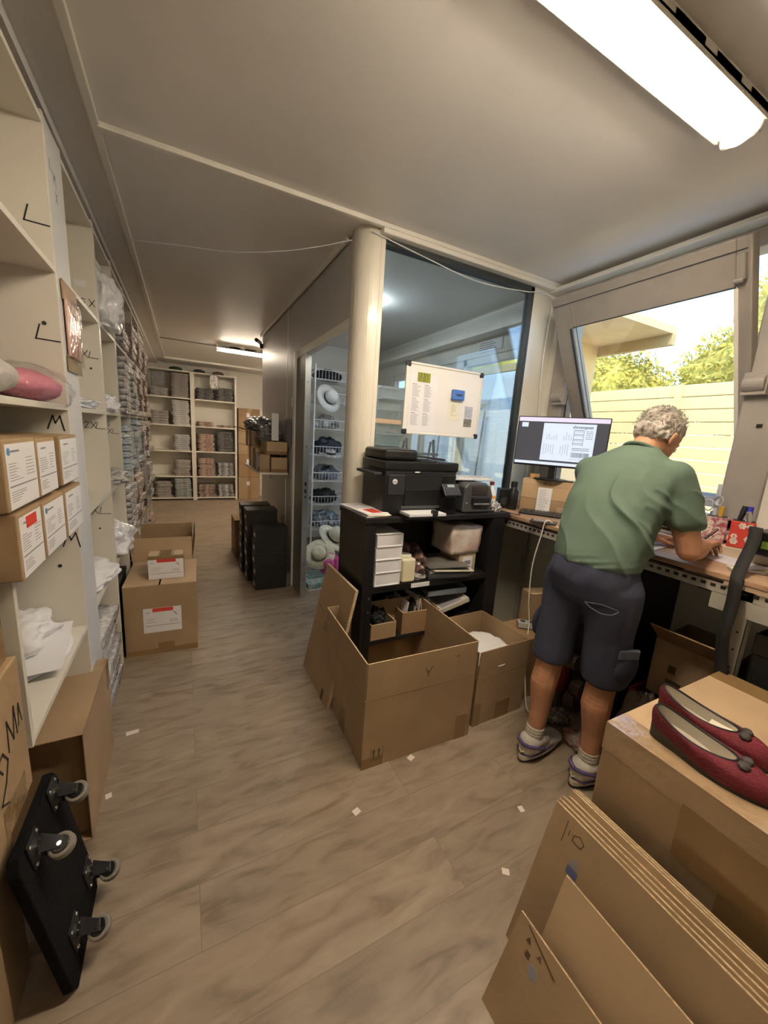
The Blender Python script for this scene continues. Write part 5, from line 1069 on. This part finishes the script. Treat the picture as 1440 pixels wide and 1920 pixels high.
hat((rx+.16,ry+.0,1.80), .16, .12, mat('white_hat', (.75,.75,.74), .7), 'white hat hanging at the sixth basket of the doorway rack', (R(70),0,R(20)))
hat((rx+.22,ry+.05,1.175), .14, .06, mat('striped_hat', (.75,.75,.72), .7, col2=(.2,.2,.2), nscale=1, stretch=(60,1,1)), 'striped white cap in the fourth basket of the doorway rack', (R(15),0,0))
t = thing('wire_basket', 'low wire basket on the side room floor holding the hats', 'basket', (.96,3.20,.002), R(6)); q = basket(.42,.36,.10,n=14); obj('basket', q, WIRE, t); obj('liner', MB().box(.01,.41,.01,.35,.006,.05), mat('teal_cloth', (.15,.40,.33), .7, col2=(.6,.6,.6), nscale=20), t)
hat((1.12,3.40,.27), .15, .13, STR, 'cream straw hat with black band, lower left in the doorway', (R(55),R(-10),R(-20)))
hat((1.30,3.55,.38), .17, .13, STR, 'cream straw hat resting above, right in the doorway', (R(35),R(25),R(10)))
hat((1.20,3.33,.19), .11, .10, mat('pink_felt', (.62,.10,.33), .8), 'bright pink hat in the wire basket in the doorway', (R(70),R(15),R(-30)), mat('pink_band', (.55,.08,.28), .6))
t = thing('white_bin', 'white plastic bin behind the hats in the side room', 'bin', (1.50,3.68,0)); obj('body', MB().lathe([(.13,0),(.16,.30),(.165,.31)], 28), mat('bin_white', (.62,.64,.70), .4), t, smooth=True); obj('rim', MB().lathe([(.165,.30),(.17,.31),(.165,.32)], 28), MATS['bin_white'], t, smooth=True)
t = thing('display_rack', 'white mesh display rack standing behind the glass left of the whiteboard', 'rack', (1.60,3.20,0))
obj('backboard', MB().box(0,.40,.12,.14,.0,1.88), WALL, t)
for k, z in enumerate((.9,1.12,1.34,1.56,1.76)):
    q = basket(.22,.11,.10,n=8)
    for v in q.bm.verts: v.co += V((.005,.005,z))
    obj('basket', q, WIRE, t)
t = thing('step_ladder', 'grey folding step ladder standing behind the glass below the whiteboard', 'ladder', (1.88,2.75,0)); ALM = mat('ladder_metal', (.35,.38,.42), .4, metal=.5)
for s_ in (-1,1):
    obj('rail', MB().tube([(s_*.18,0,0),(s_*.14,.22,1.42)], .014), ALM, t); obj('rear_rail', MB().tube([(s_*.18,.55,0),(s_*.14,.26,1.40)], .011), ALM, t)
for k in range(5): obj('step', MB().box(-.16,.16,-.01+k*.04,.06+k*.04,.24+k*.26,.262+k*.26), ALM, t)
t = thing('clothes_dryer', 'white folding drying rack before the glazed door of the side room', 'rack', (2.12,2.55,0)); q = MB()
for k in range(7): q.cyl((-.05+.03*k,0,1.62+.02*k),(-.05+.03*k,.6,1.62+.02*k),.005,n=6)
obj('wire_frame', q, WIRE, t); obj('leg', MB().tube([(0,.0,0),(.1,.0,1.68)], .008).tube([(0,.6,0),(.1,.6,1.68)], .008), WIRE, t)
t = thing('wall_notice', 'white notice with grey print on the wall above the glazed door in the side room', 'notice', (2.322,2.55,2.19)); obj('paper', MB().box(0,.004,0,.30,0,.09), PAPER, t); q = MB(); lines(q, plane((-.0005,.3,0),(0,-1,0),(0,0,1)), .02,.28,.01,.08,4,.006,3); obj('print', q, INKG, t)
# ============================================================ THE MAN AT THE DESK
RP = V((1.46,.93,0))
man = thing('person', 'grey haired man in green t-shirt and navy shorts leaning over the desk and writing', 'person', RP)
def bw(name, prims, vox, material, parent, smooth=4, fn=None):
    o = blob(name, prims, vox, material, parent, smooth, fn); o.data.transform(Matrix.Translation(-RP)); return o
HC = V((1.800,.962,1.490)); HM = Matrix.Rotation(R(-12),4,'Z') @ Matrix.Rotation(R(38),4,'Y'); H4 = Matrix.Translation(HC) @ HM
hp = lambda x,y,z: H4 @ V((x,y,z))
def he(x,y,z,r,extra=None): return ('e', hp(x,y,z), r, HM @ (extra or Matrix.Identity(4)))
shL, shR = V((1.63,1.130,1.325)), V((1.675,.797,1.333)); elL, elR = V((1.79,1.14,1.065)), V((1.715,.722,1.068)); wrL, wrR = V((1.955,1.00,1.045)), V((1.925,.765,1.060))
hipL, hipR = V((1.485,1.030,.90)), V((1.50,.850,.90)); knL, knR = V((1.445,1.035,.49)), V((1.535,.845,.48)); anL, anR = V((1.405,1.03,.085)), V((1.51,.83,.085))
def hand(w, ang, th, curl, pitch=0, tr=0):
    # w wrist, ang heading, th = side of the thumb (+1 left, -1 right); fingers curl downwards
    M_ = Matrix.Translation(w) @ Matrix.Rotation(ang,4,'Z') @ Matrix.Rotation(pitch,4,'Y') @ Matrix.Rotation(tr,4,'X'); P_ = lambda x,y,z: M_ @ V((x,y*th,z))
    pr = []
    for y, L in ((.030,.9),(.010,1),(-.010,.95),(-.028,.85)):
        pr.append(('c', [(P_(.0,y*.6,0),.017),(P_(.045,y*.95,.002),.0145),(P_(.088*L+.004,y*1.08,.002),.0115)]))
    for k, (y, L, dc) in enumerate(((.030,.068,.0),(.010,.078,.1),(-.011,.072,.2),(-.030,.056,.3))):
        a = curl[k]; p = V((.088+(.004 if k == 1 else 0)-(.006 if k == 3 else 0), y*1.08, .002)); st = [(P_(*p),.0105)]; an = 0
        for f, r_, s in ((.44,.0092,.7),(.31,.0083,1.0),(.25,.0072,.8)):
            an += a*s; p = p+V((math.cos(an)*L*f, -.0*k, -math.sin(an)*L*f)); st.append((P_(*p), r_))
        pr.append(('c', st))
    t = curl[4]; pr.append(('c', [(P_(.015,.024,-.006),.0145),(P_(.042,.048,-.012),.0118),(P_(.066,.055-.012*t,-.018-.006*t),.0102),(P_(.088,.052-.020*t,-.022-.010*t),.0085)]))
    return pr, P_
hR, PR_ = hand(wrR, R(12), 1, (.55,.75,.85,.95,1.0), R(4), R(-25)); hL, PL_ = hand(wrL, R(-38), -1, (.12,.15,.18,.22,.2), R(3))
body = [
 ('c', [(V((1.49,.94,.92)),(.115,.140,.11)),(V((1.515,.945,1.04)),(.115,.145,.10)),(V((1.575,.955,1.20)),(.115,.155,.10)),(V((1.635,.962,1.31)),(.105,.150,.09)),(V((1.685,.97,1.385)),(.075,.10,.06))]),
 ('c', [(V((1.695,.972,1.385)),.066),(V((1.745,.972,1.445)),.057),(HC+V((-.025,0,-.035)),.058)]),
 he(-.005,0,.028,(.094,.076,.086)), he(.030,0,-.020,(.066,.062,.075)), he(.050,0,-.062,(.038,.040,.034)), he(-.03,0,-.01,(.062,.066,.06)),
 he(.070,0,.022,(.020,.050,.014)), he(.092,0,-.012,(.016,.012,.020)), he(.086,0,.004,(.012,.009,.022)), he(.080,.0,-.046,(.012,.024,.007)), he(.077,.0,-.058,(.012,.020,.007)),
 he(-.004,-.079,-.008,(.020,.008,.031),Matrix.Rotation(.25,4,'Z')), he(-.004,.079,-.008,(.020,.008,.031),Matrix.Rotation(-.25,4,'Z')), he(.004,-.076,-.026,(.012,.008,.014)), he(.004,.076,-.026,(.012,.008,.014)),
 ('c', [(V((1.66,.96,1.34)),.07),(shL,.058),(shL.lerp(elL,.5),.047),(elL,.040)]), ('c', [(elL,.041),(elL.lerp(wrL,.35),.042),(wrL.lerp(elL,.1),.029),(wrL,.027)]),
 ('c', [(V((1.66,.96,1.34)),.07),(shR,.058),(shR.lerp(elR,.5),.050),(elR,.043)]), ('c', [(elR,.044),(elR.lerp(wrR,.35),.046),(wrR.lerp(elR,.1),.031),(wrR,.028)]),
 ('c', [(hipL,.095),(hipL.lerp(knL,.6),.073),(knL,.056),(knL.lerp(anL,.28)+V((-.014,0,0)),.058),(knL.lerp(anL,.6),.043),(anL,.034)]), ('c', [(anL,.034),(anL+V((.09,0,-.045)),.032)]), ('e', anL+V((-.025,0,-.03)), .035),
 ('c', [(hipR,.095),(hipR.lerp(knR,.6),.075),(knR,.058),(knR.lerp(anR,.28)+V((-.014,0,0)),.060),(knR.lerp(anR,.6),.045),(anR,.035)]), ('c', [(anR,.034),(anR+V((.09,0,-.045)),.032)]), ('e', anR+V((-.025,0,-.03)), .035)] + hR + hL
bw('body', body, .0042, SKIN, man, 3)
for s_ in (-1,1):
    e_ = obj('eye', MB().ell(hp(.078,s_*.030,.006)-RP, .011, 12), WHITEP, man, smooth=True); obj('pupil', MB().ell(hp(.0885,s_*.030,.004)-RP, .0045, 8), BLK, e_, smooth=True)
# hair
def hairfn(p, n):
    return p+n*(.006*noise.noise(p*60)+.003*noise.noise(p*140))
hr = bw('hair', [he(-.016,0,.040,(.094,.081,.087)), he(-.045,0,.0,(.062,.074,.062)), he(-.02,.072,.0,(.03,.010,.03)), he(-.02,-.072,.0,(.03,.010,.03)), he(.035,0,.072,(.045,.055,.035))], .005, HAIR, man, 3, hairfn)
rr = random.Random(17); q = MB()
for i in range(1500):
    ph = rr.uniform(0, 2*PI); ct = rr.uniform(-.45, 1); st_ = math.sqrt(1-ct*ct); d = V((st_*math.cos(ph), st_*math.sin(ph), ct))
    if d.x > .45 and d.z < .55: continue
    c0 = V((-.016+.095*d.x, .082*d.y, .040+.088*d.z)); tang = (V((-1,0,-.25))-d*V((-1,0,-.25)).dot(d)).normalized(); tang = (tang+V((0,rr.gauss(0,.5),rr.gauss(0,.2)))).normalized()
    L_ = rr.uniform(.014,.028); p1 = c0+tang*L_*.6+d*.005; p2 = c0+tang*L_+d*.003; sd = d.cross(tang).normalized()*.0014
    q.quad(hp(*(c0-sd))-RP, hp(*(p1-sd))-RP, hp(*p2)-RP, hp(*(p1+sd))-RP)
obj('strands', q, mat('silver_strand', (.62,.56,.49), .5, col2=(.22,.18,.14), nscale=45), hr)
# t-shirt
def shirtfn(p, n):
    back = 1 if n.x < .35 else .45
    c = .80*p.y-.48*p.z+.10*noise.noise(p*4); al = .5*p.y+.85*p.z
    f1 = 1-abs(math.sin(c*33+1.5*noise.noise(V((c*5,al*2.2,1))))); m1 = max(0, noise.noise(V((c*7,al*3.0,4)))+.42); low = max(0, min(1, (1.38-p.z)/.16))
    amp = .021*(f1**2.0)*m1*low*back
    hb = max(0, min(1, (1.04-p.z)/.06)); c2 = p.z+.28*(p.y-.93)+.01*noise.noise(p*9); amp += .008*hb*(math.sin(c2*230)*.5+.5)*(.5+noise.noise(p*7))
    amp += .003*noise.noise(p*11)
    slv = max(0, min(1, (1.30-p.z)/.1)) if (p-shR).length < .26 and p.y < .80 else 0
    if slv: amp += .005*(1-abs(math.sin((p.z*.8+p.x*.6)*45+2*noise.noise(p*6))))**2
    return p+n*(amp-.002)
tee = [('c', [(V((1.487,.938,.985)),(.148,.180,.028)),(V((1.500,.942,1.03)),(.150,.182,.05)),(V((1.535,.950,1.12)),(.150,.192,.07)),(V((1.575,.960,1.21)),(.146,.203,.08)),(V((1.62,.962,1.295)),(.135,.202,.080)),(V((1.655,.968,1.368)),(.112,.180,.064)),(V((1.69,.972,1.415)),(.080,.110,.040)),(V((1.71,.972,1.440)),(.066,.078,.026))]),
 ('c', [(V((1.645,.99,1.33)),(.085,.08,.075)),(shL+V((.0,-.008,.004)),.070),(shL.lerp(elL,.30),.068),(shL.lerp(elL,.58),(.070,.070,.045))]),
 ('c', [(V((1.66,.93,1.325)),(.085,.08,.075)),(shR+V((-.004,.006,0)),.074),(shR.lerp(elR,.30),.073),(shR.lerp(elR,.60),(.075,.075,.040))])]
sh_ = bw('t_shirt', tee, .0055, SHIRT, man, 55, shirtfn)
cr_ = []
for i in range(25):
    a = 2*PI*i/24; cr_.append(V((1.712,.972,1.424))+Matrix.Rotation(R(40),3,'Y') @ V((.062*math.cos(a), .068*math.sin(a), 0))-RP)
obj('collar', MB().tube(cr_, .008, 8), SHIRT, sh_, smooth=True)
# shorts
def shortfn(p, n):
    a = .004*noise.noise(p*8)+.006*max(0, noise.noise(V((p.x*6,p.y*16+p.z*7,p.z*5)))); return p+n*a
hemL, hemR = hipL.lerp(knL,1.0)+V((.004,0,0)), hipR.lerp(knR,1.02)+V((.004,0,.0))
sp = [('c', [(V((1.487,.938,1.0)),(.140,.168,.03)),(V((1.484,.94,.92)),(.148,.180,.06)),(V((1.49,.942,.86)),(.142,.182,.06))]),
 ('c', [(hipL+V((0,.002,-.03)),.108),(hipL.lerp(knL,.5),(.094,.090,.08)),(hipL.lerp(knL,.85),(.090,.086,.05)),(hemL+V((0,0,.012)),(.092,.086,.015))]),
 ('c', [(hipR+V((0,-.002,-.03)),.108),(hipR.lerp(knR,.5),(.096,.092,.08)),(hipR.lerp(knR,.85),(.093,.089,.05)),(hemR+V((0,0,.012)),(.095,.089,.015))])]
so_ = bw('shorts', sp, .0055, SHORT, man, 22, shortfn)
SHL = mat('pocket_cloth', (.085,.088,.115), .85, bump=.3, bscale=60)
q = MB(); q.bm.free(); q.bm = rough_blob((0,0,0), (.055,.018,.075), 5, .10, 2, 4, False)
for v in q.bm.verts: v.co = Matrix.Rotation(R(-12),3,'Z') @ v.co + V((1.528,.762,.585))-RP
pk = obj('cargo_pocket', q, SHORT, so_, smooth=True)
mmk = Matrix.Translation(V((1.525,.772,.648))-RP) @ Matrix.Rotation(R(-20),4,'Z')
obj('pocket_flap', MB().box(-.048,.042,-.026,-.008,-.020,.020,mmk), SHL, so_, bevel=.006, seg=3)
q = MB(); q.bm.free(); q.bm = rough_blob((0,0,0), (.05,.016,.07), 6, .12, 2, 4, False)
for v in q.bm.verts: v.co = v.co + V((1.455,1.128,.63))-RP
obj('cargo_pocket', q, SHORT, so_, smooth=True)
arc = [(-.055,.022),(-.035,.006),(0,-.008),(.035,-.006),(.055,.010)]
m3 = Matrix.Translation(V((1.43,.80,.86))-RP)
def onback(u, v):   # point on the seat of the shorts, right buttock, facing back right
    a = R(-142)+u*6.2; c_ = V((1.495,.915,.83)); return c_+V((math.cos(a)*.162, math.sin(a)*.178, v))-RP
obj('pocket_seam', MB().tube([onback(u*1.0, v) for u, v in arc], .0022, 6).tube([onback(-.055,.022),onback(0,.028),onback(.055,.014)], .0016, 6), SHL, so_, smooth=True)
# socks and shoes
SOCK = mat('white_sock', (.62,.58,.50), .9, bump=.3, bscale=120); SHW = mat('worn_white_leather', (.60,.56,.50), .5, noise_amt=.12, nscale=20); PUR = mat('purple_trim', (.10,.07,.20), .6); MIDS = mat('midsole', (.66,.60,.50), .6); OUT = mat('outsole', (.03,.02,.02), .7)
def trainer(an, kn, hd):
    A = Matrix.Translation(V((an.x,an.y,0))) @ Matrix.Rotation(hd,4,'Z'); P_ = lambda x,y,z: A @ V((x,y,z)); mr = Matrix.Rotation(hd,4,'Z')
    d = (kn-an).normalized()
    bw('sock', [('c', [(an+V((0,0,-.02)),.040),(an+d*.03,.040),(an+d*.060,.041)])], .004, SOCK, man, 3, lambda p,n: p+n*.0015*math.sin(p.z*420))
    up = bw('shoe', [('c', [(P_(-.030,0,.045),(.042,.040,.034)),(P_(.02,0,.056),(.05,.044,.044)),(P_(.10,0,.044),(.05,.046,.034)),(P_(.165,0,.036),(.045,.045,.020))], mr), ('c', [(P_(-.036,0,.06),(.036,.042,.04)),(P_(-.020,0,.088),(.046,.049,.030)),(P_(.020,0,.088),(.048,.049,.028)),(P_(.060,0,.070),(.045,.045,.034))], mr)], .004, SHW, man, 3)
    def outline(k, ext=0):
        o_ = []
        for i in range(36):
            a = 2*PI*i/36; x = .060+(.142+ext)*math.cos(a); wv = (.041+ext+.006*math.cos(a))*math.copysign(abs(math.sin(a))**.8, math.sin(a)); o_.append((x, wv))
        return o_
    B = Matrix.Translation(-RP) @ A
    obj('midsole', MB().prism(outline(0), .008, .034, B), MIDS, up, bevel=.005); obj('outsole', MB().prism(outline(0,.002), 0, .009, B), OUT, up, bevel=.002)
    q = MB()
    q.tube([B@V((-.074,0,.086)),B@V((-.062,-.033,.090)),B@V((-.03,-.048,.085)),B@V((.01,-.044,.062)),B@V((.03,-.044,.055))], .008, 8); q.tube([B@V((-.074,0,.086)),B@V((-.062,.033,.090)),B@V((-.03,.048,.085)),B@V((.01,.044,.062))], .008, 8)
    obj('collar_pad', q, PUR, up, smooth=True)
    q = MB(); 
    for s_ in (-1,1): q.tube([B@V((-.075,0,.040)),B@V((-.055,s_*.038,.040)),B@V((0,s_*.046,.040)),B@V((.06,s_*.047,.044)),B@V((.11,s_*.042,.040))], .004, 6)
    obj('stripe', q, PUR, up, smooth=True)
    q = MB()
    for k in range(5): x = .045+k*.019; q.tube([B@V((x,-.022,.079-k*.004)),B@V((x,0,.088-k*.0045)),B@V((x,.022,.079-k*.004))], .0025, 6)
    obj('lace', q, SOCK, up, smooth=True); obj('heel_tab', MB().tube([B@V((-.079,-.012,.062)),B@V((-.082,0,.050)),B@V((-.079,.012,.062))], .003, 6), mat('lime_tab', (.65,.62,.30), .6), up, smooth=True)
trainer(anL, knL, R(6)); trainer(anR, knR, R(-4))
# pen in the right hand
p0 = V((1.992,.845,1.006)); p1 = V((2.072,.785,1.118))
t = thing('pen', 'dark pen held in the right hand of the man', 'pen', p0); d = p1-p0
obj('barrel', MB().cyl((0,0,0),tuple(d),.0055), BLK, t); obj('tip', MB().cyl(tuple(-d*.06),(0,0,0),.001,.004), STEEL, t); obj('clip', MB().cyl(tuple(d*.75),tuple(d*.98),.006), mat('maroon_clip', (.12,.01,.03), .4), t)
